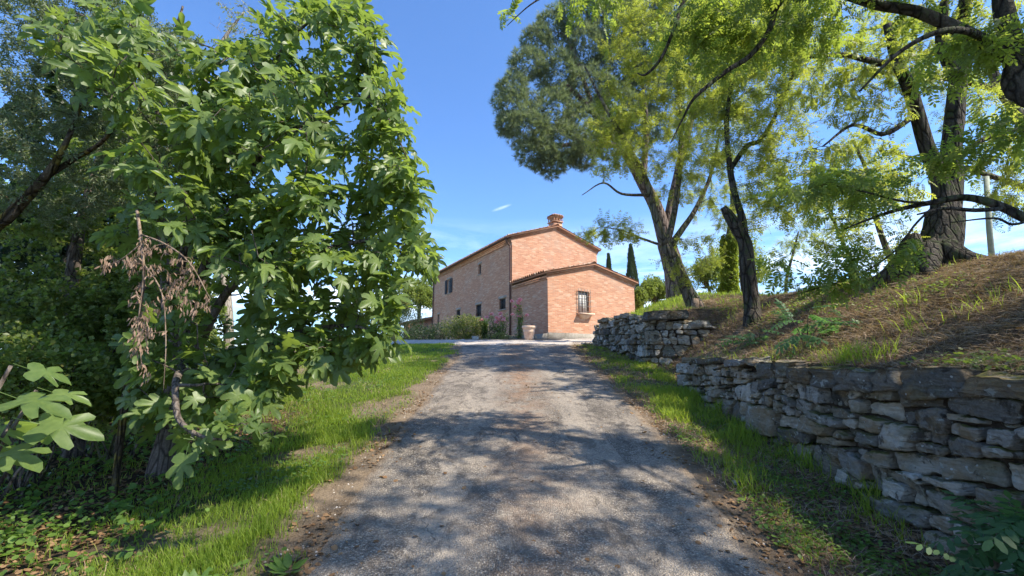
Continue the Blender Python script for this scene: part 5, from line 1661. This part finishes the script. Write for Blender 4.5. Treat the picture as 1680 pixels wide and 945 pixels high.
# ------------------------------------------------------------------ thicket left of the fig
def thicket(name, label, base, limbs, blobs, lc, size, mat_, barkm, cat='tree', tmpl=T_EL, group=None, per=26, ln=0):
    t = Tree(name, base, label, cat, group)
    for (pts, rad) in limbs: t.limb(pts, rad, 12, .12)
    ps = t.colonize(blob_tips(blobs), r0=.004, rk=.010, rt=.0025, maxd=4)
    Pp, Dd = leaves_on(ps, per, .5, .03)
    n = len(Pp)
    t.leaf.inst(tmpl, Pp, frames(Dd + rdir(n) * .5, rdir(n) + [0, -.2, .8]), size * (.6 + .7 * rng.random(n)))
    t.finish(barkm, mat_)
    return t
g1 = base_of(-60, 700, 4.3)
thicket('olive_tree', 'old grey-leaved olive at the upper left whose slanting trunk is yellow with lichen', g1,
        [([g1 - [0, 0, .2], g1 + [0, 0, .4], W(-30, 420, 4.3), W(20, 350, 4.3), W(75, 290, 4.3), W(110, 230, 4.3), W(150, 130, 4.3)], [.09, .08, .065, .055, .04, .025, .012]),
         ([W(75, 290, 4.3), W(120, 262, 4.4), W(175, 225, 4.2), W(215, 150, 4.0), W(235, 80, 4.0)], [.03, .024, .018, .012, .006])],
        [(90, 80, 4.4, 220, 160, .8, 380), (150, 10, 4.6, 150, 60, .7, 120), (240, 120, 4.6, 120, 130, .7, 150), (60, 270, 4.6, 170, 120, .8, 230), (210, 270, 4.7, 90, 90, .5, 90)], None, .05, M['olive_leaf'], M['bark_lichen'], 'olive tree', T_NAR, per=60)
g2 = base_of(130, 660, 5.6)
thicket('elm_tree', 'dense small-leaved elm filling the dark left side behind the dead branch', g2,
        [([g2 - [0, 0, .2], g2 + [0, 0, .5], W(120, 450, 5.7), W(150, 300, 5.8), W(200, 150, 5.8)], [.12, .1, .08, .05, .02]),
         ([g2 + [0, 0, .4], W(230, 480, 5.8), W(290, 380, 6), W(320, 250, 6)], [.07, .06, .045, .02])],
        [(120, 380, 5.8, 190, 160, .9, 300), (250, 300, 6.2, 150, 160, .9, 220), (90, 540, 5.4, 190, 90, .8, 260), (250, 520, 5.8, 110, 110, .8, 220)], None, .048, M['thicket_leaf'], M['bark_fig'], 'elm tree', T_RND, per=44)
g3 = base_of(60, 600, 8.5)
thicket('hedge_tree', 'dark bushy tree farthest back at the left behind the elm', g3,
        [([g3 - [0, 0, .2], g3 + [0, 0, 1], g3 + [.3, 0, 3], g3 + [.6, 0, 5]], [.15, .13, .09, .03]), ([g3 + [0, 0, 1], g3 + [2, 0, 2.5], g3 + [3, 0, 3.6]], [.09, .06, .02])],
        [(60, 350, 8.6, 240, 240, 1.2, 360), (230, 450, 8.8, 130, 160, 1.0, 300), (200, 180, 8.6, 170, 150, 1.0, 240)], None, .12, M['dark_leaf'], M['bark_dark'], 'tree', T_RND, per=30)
g4 = base_of(340, 610, 7.5)
thicket('hawthorn_shrub', 'leafy shrub under the fig left of the gap where the far ridge shows', g4,
        [([g4 - [0, 0, .2], g4 + [0, 0, .5], W(330, 560, 7.5), W(300, 470, 7.5)], [.05, .045, .03, .01])],
        [(240, 575, 7.0, 120, 60, .8, 260), (285, 470, 7.3, 70, 80, .7, 130)], None, .055, M['thicket_leaf'], M['bark_dark'], 'shrub', T_RND, per=34)
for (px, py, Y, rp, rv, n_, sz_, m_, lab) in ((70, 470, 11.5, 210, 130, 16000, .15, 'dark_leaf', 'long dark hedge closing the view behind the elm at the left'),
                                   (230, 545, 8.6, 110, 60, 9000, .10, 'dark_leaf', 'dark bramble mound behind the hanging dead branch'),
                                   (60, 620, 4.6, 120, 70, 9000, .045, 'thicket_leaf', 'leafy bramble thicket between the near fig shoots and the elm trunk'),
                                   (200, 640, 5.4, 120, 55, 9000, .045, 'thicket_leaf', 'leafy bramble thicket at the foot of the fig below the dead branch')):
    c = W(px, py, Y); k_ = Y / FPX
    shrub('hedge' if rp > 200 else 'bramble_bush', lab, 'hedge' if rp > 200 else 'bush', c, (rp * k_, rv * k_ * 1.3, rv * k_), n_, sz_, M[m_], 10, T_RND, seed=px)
# pale twiggy tree seen through the gap at the top
g5 = base_of(380, 600, 9.5)
t5 = Tree('twiggy_tree', g5, 'pale nearly bare tree with curling twigs and yellowish tufts above the fig', 'tree')
t5.limb([g5 - [0, 0, .2], g5 + [-.3, 0, 2], W(330, 220, 9.5), W(340, 120, 9.5), W(370, 60, 9.5), W(400, 20, 9.5)], [.12, .1, .08, .06, .04, .02], 8, .1)
t5.limb([W(340, 120, 9.5), W(380, 90, 9.4), W(430, 70, 9.3)], [.04, .03, .015], 6, 0)
ps = t5.colonize(blob_tips([(390, 50, 9.4, 60, 50, .8, 70), (450, 60, 9.4, 60, 50, .8, 40), (540, 150, 9.4, 40, 40, .6, 14)]), wob=.3, r0=.006, rk=.009, rt=.004, maxd=3)
Pp, Dd = leaves_on(ps[::3], 10, .3, .05); n_ = len(Pp)
t5.leaf.inst(T_NAR, Pp, frames(Dd + rdir(n_) * .5 - [0, 0, .5], rdir(n_)), .10)
t5.finish(M['twig_pale'], M['bush_leaf'])

# dead branch hanging in front of the thicket
d0 = W(230, 380, 3.3)
db = Tree('dead_branch', d0, 'broken dead branch with withered brown leaves hanging in the thicket', 'dead branch')
db.limb([W(225, 345, 3.35), W(232, 400, 3.3), W(236, 460, 3.28), W(228, 530, 3.27), W(232, 600, 3.3)], [.012, .012, .010, .007, .003], 7, .1, into='wood')
db.limb([W(232, 385, 3.3), W(270, 400, 3.25), W(310, 430, 3.2), W(345, 490, 3.2)], [.008, .007, .005, .003], 6, 0, into='wood')
db.limb([W(232, 400, 3.3), W(200, 425, 3.3), W(165, 440, 3.3)], [.007, .005, .002], 6, 0, into='wood')
db.limb([W(234, 430, 3.3), W(265, 480, 3.2), W(272, 560, 3.2), W(268, 640, 3.2)], [.006, .005, .004, .002], 6, 0, into='wood')
tp = np.concatenate([poly_tips([(215, 390), (300, 395), (350, 480), (345, 520), (300, 520), (270, 490), (240, 580), (210, 580)], 3.1, 3.45, 110), poly_tips([(150, 435), (230, 400), (240, 450), (180, 450)], 3.25, 3.4, 16), poly_tips([(222, 540), (245, 540), (240, 640), (225, 640)], 3.2, 3.35, 12)])
ps = db.colonize(tp, r0=.002, rk=.006, rt=.001, wob=.15)
Pp, Dd = leaves_on(ps, 8, .30, .014); n_ = len(Pp)
D = Dd * .5 + rdir(n_) * .3; D[:, 2] -= 1.0
db.leaf.inst(T_NAR, Pp, frames(D, rdir(n_)), .034 + .022 * rng.random(n_))
db.finish(M['twig_dead'], M['dead_leaf'], names=('branch', 'twigs', 'withered_leaves'))
# short lichen-yellow stem
s0 = base_of(208, 668, 4.4); e = empty('dead_sapling', s0); tag(e, 'short bent stem yellow with lichen standing under the dead branch', 'stem')
mb = MB(); P, R_ = smooth_path([s0 - [0, 0, .1], W(206, 650, 4.4), W(213, 622, 4.4), W(220, 605, 4.4), W(222, 560, 4.5)], [.032, .03, .024, .02, .01], 4); mb.tube(P, R_, 9, .2); mb.build('wood', M['bark_lichen'], e, smooth=True)

# ------------------------------------------------------------------ suckers with feathery leaves
def sucker(label, base, tips, size, per=7):
    base = np.array([base[0], base[1], hz(base[0], base[1])])
    t = Tree('robinia_sucker', base, label, 'robinia sucker', 'young robinia suckers')
    pp = []
    for q in tips:
        P, R_ = smooth_path([base - [0, 0, .05], base + (q - base) * .5 + [0, 0, .12], q], [.008, .006, .003], 4)
        t.twig.tube(P, R_, 5, 0); pp.append(P)
    Pp, Dd = leaves_on(pp, per, .35, .01); n = len(Pp)
    D = Dd + rdir(n) * .2; D[:, 2] = D[:, 2] * .4 - .05
    t.leaf.inst(T_PIN, Pp, frames(D, np.array([0, -.2, 1.0]) + rdir(n) * .25), size * (.8 + .4 * rng.random(n)))
    t.finish(M['bark_grey'], M['sucker_leaf'], names=('stems', 'stems', 'leaves'))
b_ = W(1660, 925, 2.75)
sucker('bright young robinia sucker in the bottom right corner at the wall foot', (3.25, 2.6), [W(1600, 900, 2.8), W(1620, 860, 2.8), W(1650, 820, 2.8), W(1590, 930, 2.6), W(1660, 880, 2.7), W(1640, 940, 2.5), W(1680, 840, 2.6)], .30, 8)
b_ = base_of(1320, 540, 6.0)
sucker('low blue-green robinia sucker on the bank above the middle of the near wall', b_[:2], [W(1290, 520, 6.0), W(1330, 505, 6.1), W(1360, 530, 5.9), W(1310, 548, 5.8), W(1390, 520, 6)], .34, 7)
b_ = base_of(1245, 560, 7.6)
sucker('small robinia sucker at the foot of the dark twisted trunk', b_[:2], [W(1225, 548, 7.6), W(1250, 535, 7.6), W(1270, 550, 7.5), W(1200, 560, 7.5)], .30, 6)
b_ = base_of(1610, 560, 4.6)
sucker('sparse robinia sucker low on the bank near the right edge', b_[:2], [W(1590, 560, 4.6), W(1630, 545, 4.6), W(1650, 570, 4.5)], .22, 4)

# broad leaved weeds by the fig
def weed(label, px, py, Y, n, size, up):
    b = base_of(px, py, Y); e = empty('broadleaf_weed', b); tag(e, label, 'weed')
    a = rng.random(n) * 2 * PI; D = np.stack([np.cos(a), np.sin(a), np.full(n, up) + rng.random(n) * .5], 1)
    mb = MB(); mb.inst(T_EL, b + D * .02, frames(D, np.array([0, 0, 1.0]) - D * .2 + rdir(n) * .2), np.stack([size * (.7 + .6 * rng.random(n)), size * (.9 + .3 * rng.random(n)), np.full(n, size)], 1))
    mb.build('leaves', M['weed_leaf'], e)
for q in (('upright broad-leaved weed with two pale upper leaves below the fig', 330, 815, 2.9, 9, .12, .9), ('leafy dock plant in shade nearest the bottom left corner', 50, 900, 2.0, 9, .11, .4),
          ('round-leaved weed alone in the leaf litter at the bottom edge', 215, 925, 2.15, 7, .10, .7), ('spreading rosette weed beside the dirt edge of the lawn', 480, 850, 3.1, 14, .12, .25),
          ('broad weed among dead leaves left of the fig shadow', 205, 850, 2.5, 10, .13, .5)):
    weed(*q)

# ------------------------------------------------------------------ ground cover
def scatter(n, x0, x1, y0, y1, mask):
    Y = np.exp(rng.uniform(math.log(y0), math.log(y1), n)); X = rng.uniform(x0, x1, n)
    k = rng.random(n) < mask(X, Y)
    return X[k], Y[k]

def blades(name, label, X, Y, hgt, wid, mat_, lean=.35, flat=0.0, cat='grass'):
    n = len(X); Z = HF(X, Y)
    a = rng.random(n) * 2 * PI
    d = np.stack([np.cos(a), np.sin(a), np.zeros(n)], 1)
    up = np.array([0, 0, 1.0]) + rdir(n) * lean + d * flat
    up /= np.linalg.norm(up, axis=1)[:, None]
    y = np.cross(up, d); y /= np.linalg.norm(y, axis=1)[:, None]; x = np.cross(y, up)
    Rm = np.stack([x, y, up], 2)
    mb = MB(); mb.inst(t_blade(.4), np.stack([X, Y, Z - .005], 1), Rm, np.stack([hgt, wid, hgt], 1))
    o = mb.build(name, mat_); tag(o, label, cat, kind='stuff'); return o

X, Y = scatter(520000, -13, -1.3, 1.6, 17.2, lambda X, Y: lawn_mask(X, Y) * np.clip(.6 + 1.8 * fbm(X * 1.2, Y * 1.2, 7), .06, .9) * (X > -1.15 * Y - .6))
hh = (.035 + .045 * rng.random(len(X))) * (.6 + 1.2 * vn(X * 1.4, Y * 1.4, 31)) * np.interp(Y, [2, 6, 12], [1.25, 1.0, .8])
blades('lawn_grass', 'short bright green grass of the lawn left of the drive', X, Y, hh, .0035 + .0011 * Y, M['grass'])
X, Y = scatter(60000, -9, -1.5, 1.6, 14, lambda X, Y: np.clip(lawn_mask(X, Y) + .25, 0, 1) * np.clip(-1.0 + 1.9 * vn(X * 1.9, Y * 1.9, 73), 0, .5) * (in_road(X, Y) < -.05))
blades('dry_grass', 'thin dry stalks scattered among the lawn grass', X, Y, .04 + .09 * rng.random(len(X)), .0025 + .0007 * Y, M['straw'], .7, .6, 'dry grass')
X, Y = scatter(26000, -6, -1.6, 1.6, 10, lambda X, Y: np.clip(-1.0 + 2.3 * vn(X * 1.5, Y * 1.5, 77), 0, .8) * (in_road(X, Y) < -.12) * np.clip(lawn_mask(X, Y) + .2, 0, 1))
lawn_clover = (X, Y)
X, Y = scatter(120000, 1.9, 3.9, 1.6, 16, lambda X, Y: np.clip(verge_mask(X, Y) * np.clip(.35 + 3.6 * fbm(X * 1.8, Y * 1.8, 17), .03, .8), 0, 1))
hh = (.05 + .11 * rng.random(len(X))) * (.4 + 1.0 * vn(X * 2.1, Y * 2.1, 32)) * np.interp(Y, [2, 6, 9, 13], [.7, 1.0, 1.0, .6])
blades('verge_grass', 'taller tufty grass between the drive and the stone walls', X, Y, hh, .004 + .0010 * Y, M['grass'], .4)
X, Y = scatter(160000, 3.5, 11, 1.6, 19, lambda X, Y: bankgrass_mask(X, Y) * np.where(Y < 11.5, .16, .5))
hh = (.06 + .12 * rng.random(len(X))) * (.5 + 1.0 * vn(X * 2.1, Y * 2.1, 32))
blades('bank_grass', 'green grass tufts growing on the bank above the walls', X, Y, hh, .004 + .0010 * Y, M['grass'], .45)
X, Y = scatter(200000, 2.0, 10, 1.6, 17, lambda X, Y: np.clip(straw_mask(X, Y) * (.35 + .9 * vn(X * 1.5, Y * 1.5, 3)), 0, .9))
blades('dry_straw', 'pinkish dead grass and pine needles matted over the bank', X, Y, .06 + .12 * rng.random(len(X)), .0025 + .0007 * Y, M['straw'], .8, 1.6, 'dead grass')
# distinct longer tufts along wall top and foot
cx = []; cy = []
for (px, py, Y_, n_) in ((1340, 592, 4.9, 90), (1370, 590, 4.8, 90), (1400, 590, 4.7, 70), (1440, 585, 4.6, 40), (1500, 560, 5.0, 26), (1495, 520, 5.6, 30), (1140, 640, 7.7, 80), (1180, 660, 7.0, 90), (1215, 700, 5.9, 70), (1330, 745, 4.9, 80), (1440, 800, 4.1, 120), (1120, 505, 12.4, 60), (1225, 790, 4.3, 60), (1190, 470, 12, 10), (1300, 590, 5.2, 50), (1250, 600, 6.0, 50)):
    p = W(px, py, Y_); cx.append(p[0] + rng.normal(size=n_) * .09); cy.append(Y_ + rng.normal(size=n_) * .10)
X = np.concatenate(cx); Y = np.concatenate(cy)
blades('long_grass', 'long bright grass blades in tufts along the near wall top and foot', X, Y, .14 + .16 * rng.random(len(X)), .006 + .0009 * Y, M['grass'], .45)

def flat_leaves(name, label, X, Y, size, mat_, tmpl, lift=.01, tilt=.5, cat='leaf litter', upz=0.0):
    n = len(X); P = np.stack([X, Y, np.maximum(HF(X, Y), H(X, Y) * (in_road(X, Y) > .05) - 9 * (in_road(X, Y) <= .05)) + lift + upz * rng.random(n)], 1)
    a = rng.random(n) * 2 * PI
    D = np.stack([np.cos(a), np.sin(a), rng.normal(size=n) * tilt * .6], 1)
    mb = MB(); mb.inst(tmpl, P, frames(D, np.array([0, 0, 1.0]) + rdir(n) * tilt), size)
    o = mb.build(name, mat_); tag(o, label, cat, kind='stuff'); return o
def litmask(X, Y):
    r = in_road(X, Y)
    e = np.exp(-(r / .22) ** 2) * .5 * (vn(X * 2, Y * 2, 6) > .35)
    midd = .35 * np.exp(-((X - ROADC) / .35) ** 2) * sst(4.5, 8, Y) * (vn(X * 1.6, Y * 1.2, 16) > .5)
    return np.clip(np.maximum(e, np.maximum(midd, np.where(r > .3, .010, 0))) * (Y < 16) + .75 * dark_mask(X, Y) + .35 * straw_mask(X, Y) * (X > xb(Y)) + .3 * (X > 2.1) * (X < xb(Y)) * sst(8, 4, Y), 0, 1)
X, Y = scatter(130000, -8, 8, 1.5, 16, litmask)
flat_leaves('leaf_litter', 'small brown fallen leaves scattered on drive edges, bank and under the fig', X, Y, (.022 + .035 * rng.random(len(X))) * np.interp(Y, [2, 8, 16], [1, .9, .9]), M['litter'], T_RND)
# ivy and small weeds under the fig
X, Y = scatter(26000, -7.5, -2.0, 1.5, 9, lambda X, Y: dark_mask(X, Y) * (X < -2.6) * np.clip(-1.0 + 2.4 * vn(X * 1.7, Y * 1.7, 44), 0, .8))
flat_leaves('weed_cover', 'low yellow-green ivy and weeds creeping under the fig tree', X, Y, .026 + .045 * rng.random(len(X)), M['weed_leaf'], T_RND, .015, .7, 'weeds', .12)
X, Y = scatter(26000, 1.9, 3.4, 1.5, 9, lambda X, Y: np.clip(-.5 + 1.6 * vn(X * 2.3, Y * 2.3, 54), 0, 1) * (in_road(X, Y) < -.12))
flat_leaves('clover_cover', 'tiny round-leaved weeds between drive edge and near wall', X, Y, .018 + .022 * rng.random(len(X)), M['weed_leaf'], T_RND, .015, .5, 'weeds', .05)
X, Y = scatter(130000, 3.45, 10, 1.6, 14, lambda X, Y: np.clip(straw_mask(X, Y) * (-.5 + 1.9 * vn(X * 2.6, Y * 2.6, 33)), 0, .9) * (X > xb(Y)))
blades('matted_straw', 'longer bleached grass stalks lying in mats across the bank', X, Y, .10 + .20 * rng.random(len(X)) ** 2, .0022 + .0006 * Y, M['straw'], .9, 2.6, 'dead grass')
X, Y = scatter(60000, 3.5, 9, 1.6, 13, lambda X, Y: np.clip(-.9 + 2.2 * vn(X * .9, Y * .9, 57) + .25 * fbm(X * 5, Y * 5, 3), 0, .9) * straw_mask(X, Y))
flat_leaves('bank_cover', 'low dark green creeping weeds spreading in patches over the dry bank', X, Y, .020 + .03 * rng.random(len(X)), M['thicket_leaf'], T_RND, .012, .7, 'weeds', .06)
flat_leaves('lawn_clover', 'patches of small round-leaved clover and weeds in the lawn', lawn_clover[0], lawn_clover[1], .02 + .025 * rng.random(len(lawn_clover[0])), M['weed_leaf'], T_RND, .02, .5, 'clover', .07)
# loose stones and grit
for (px, py, Y_, s_, lab) in ((1213, 793, 4.4, .035, 'pale fist-sized stone in the verge grass by the drive'), (780, 553, 19.2, .12, 'squarish light stone at the flower bed below the roses'), (1405, 410 + 230, 6, .0, None)):
    if not lab: continue
    p = base_of(px, py, Y_); o_ = MB(); slab(o_, p + [0, 0, s_ * .5], np.array([s_, s_ * .8, s_ * .7]), .4, R, st=5, rnd=.99)
    e = o_.build('loose_stone', M['stone']); tag(e, lab, 'stone')
X, Y = scatter(9000, -2.6, 3.2, 1.5, 12, lambda X, Y: np.exp(-((in_road(X, Y) + .05) / .16) ** 2) * .6)
n_ = len(X); v = np.array([(1, 0, 0), (-.6, .8, 0), (-.5, -.8, .1), (.1, .1, .8)]); 
mb = MB(); mb.inst((v, [np.array([[0, 1, 3], [1, 2, 3], [2, 0, 3]])]), np.stack([X, Y, HF(X, Y) + .001], 1), frames(np.stack([rng.normal(size=n_), rng.normal(size=n_), np.zeros(n_)], 1), np.array([0, 0, 1.0]) + rdir(n_) * .3), .006 + .012 * rng.random(n_) ** 2)
tag(mb.build('edge_grit', M['gravel']), 'loose grit and crumbs along both edges of the drive', 'gravel', kind='stuff')

# ------------------------------------------------------------------ haze
mb = MB(); mb.box((-9600, -9600, -260), (9600, 9600, 330))
hm = bpy.data.materials.new('haze'); hm.use_nodes = True; hm.node_tree.nodes.clear(); n = N(hm.node_tree)
pv = n.node('ShaderNodeVolumePrincipled'); pv.inputs['Color'].default_value = (.86, .92, 1, 1); pv.inputs['Density'].default_value = 4.5e-5; pv.inputs['Anisotropy'].default_value = .2
ow = n.node('ShaderNodeOutputMaterial'); n.l(pv.outputs[0], ow.inputs['Volume'])
tag(mb.build('haze', hm), 'pale haze over the far valley', 'haze', kind='stuff')

# ------------------------------------------------------------------ light and sky
AZ = math.atan2(.94, -.34)      # from +Y clockwise
EL = math.radians(49)
S = Vector((math.sin(AZ) * math.cos(EL), math.cos(AZ) * math.cos(EL), math.sin(EL)))
sd = bpy.data.lights.new('sun', 'SUN'); sd.energy = 4.1; sd.angle = math.radians(.53); sd.color = (1.0, .92, .78)
so = bpy.data.objects.new('sun', sd); link(so); so.rotation_euler = S.to_track_quat('Z', 'Y').to_euler(); so.location = (20, -12, 25)

world = bpy.data.worlds.new('World'); scene.world = world; world.use_nodes = True
nt = world.node_tree; nt.nodes.clear(); n = N(nt)
sky = n.node('ShaderNodeTexSky'); sky.sky_type = 'NISHITA'; sky.sun_disc = False
sky.sun_elevation = EL; sky.sun_rotation = AZ; sky.altitude = 300; sky.air_density = 1.0; sky.dust_density = .6; sky.ozone_density = 1.6
tc = n.node('ShaderNodeTexCoord').outputs['Generated']
sx = n.node('ShaderNodeSeparateXYZ'); n.l(tc, sx.inputs[0])
# thin cloud low down, streaked along the horizon
cn = n.noise(n.mapping(tc, (2.2, 2.2, 11)), 1.6, 7, .6, .3)
band = n.ramp(sx.outputs[2], [(.0, .95), (.13, .8), (.22, .3), (.32, 0)])
cm = n.math('MULTIPLY', n.ramp(cn, [(.42, 0), (.60, 1)]), band)
# one faint streak
d0 = Vector((W(823, 341, 1.0) - np.array([0, 0, EYE])).tolist()).normalized()
ax = n.mapping(tc, (1, 1, 1), (-d0.x, -d0.y, -d0.z))
ax = n.mapping(ax, (1, 1, 1), rot=(0, math.radians(18), 0)); ax = n.mapping(ax, (38, 20, 260))
gr = n.node('ShaderNodeTexGradient'); gr.gradient_type = 'SPHERICAL'; n.l(ax, gr.inputs[0])
streak = n.math('MULTIPLY', n.ramp(gr.outputs['Fac'], [(0, 0), (.8, .28)]), n.ramp(n.noise(n.mapping(tc, (60, 60, 160)), 1, 4), [(.3, .4), (.6, 1)]))
cm = n.math('MAXIMUM', cm, streak)
tint = n.mix(1.0, sky.outputs[0], (.57, .82, 1.12), 'MULTIPLY')
colr = n.mix(n.math('MULTIPLY', cm, .8), tint, (9.0, 9.6, 10.2))
bg = n.node('ShaderNodeBackground'); bg.inputs['Strength'].default_value = .135
n.l(colr, bg.inputs['Color'])
ow = n.node('ShaderNodeOutputWorld'); n.l(bg.outputs[0], ow.inputs[0])

vs = scene.view_settings
scene.display_settings.display_device = 'sRGB'
vs.view_transform = 'Standard'; vs.look = 'None'; vs.exposure = 1.1; vs.gamma = 1; vs.use_curve_mapping = False
scene.render.engine = 'CYCLES'
scene.cycles.max_bounces = 6; scene.cycles.diffuse_bounces = 4; scene.cycles.transmission_bounces = 3; scene.cycles.volume_bounces = 0
scene.cycles.use_denoising = True
scene.cycles.caustics_reflective = False; scene.cycles.caustics_refractive = False
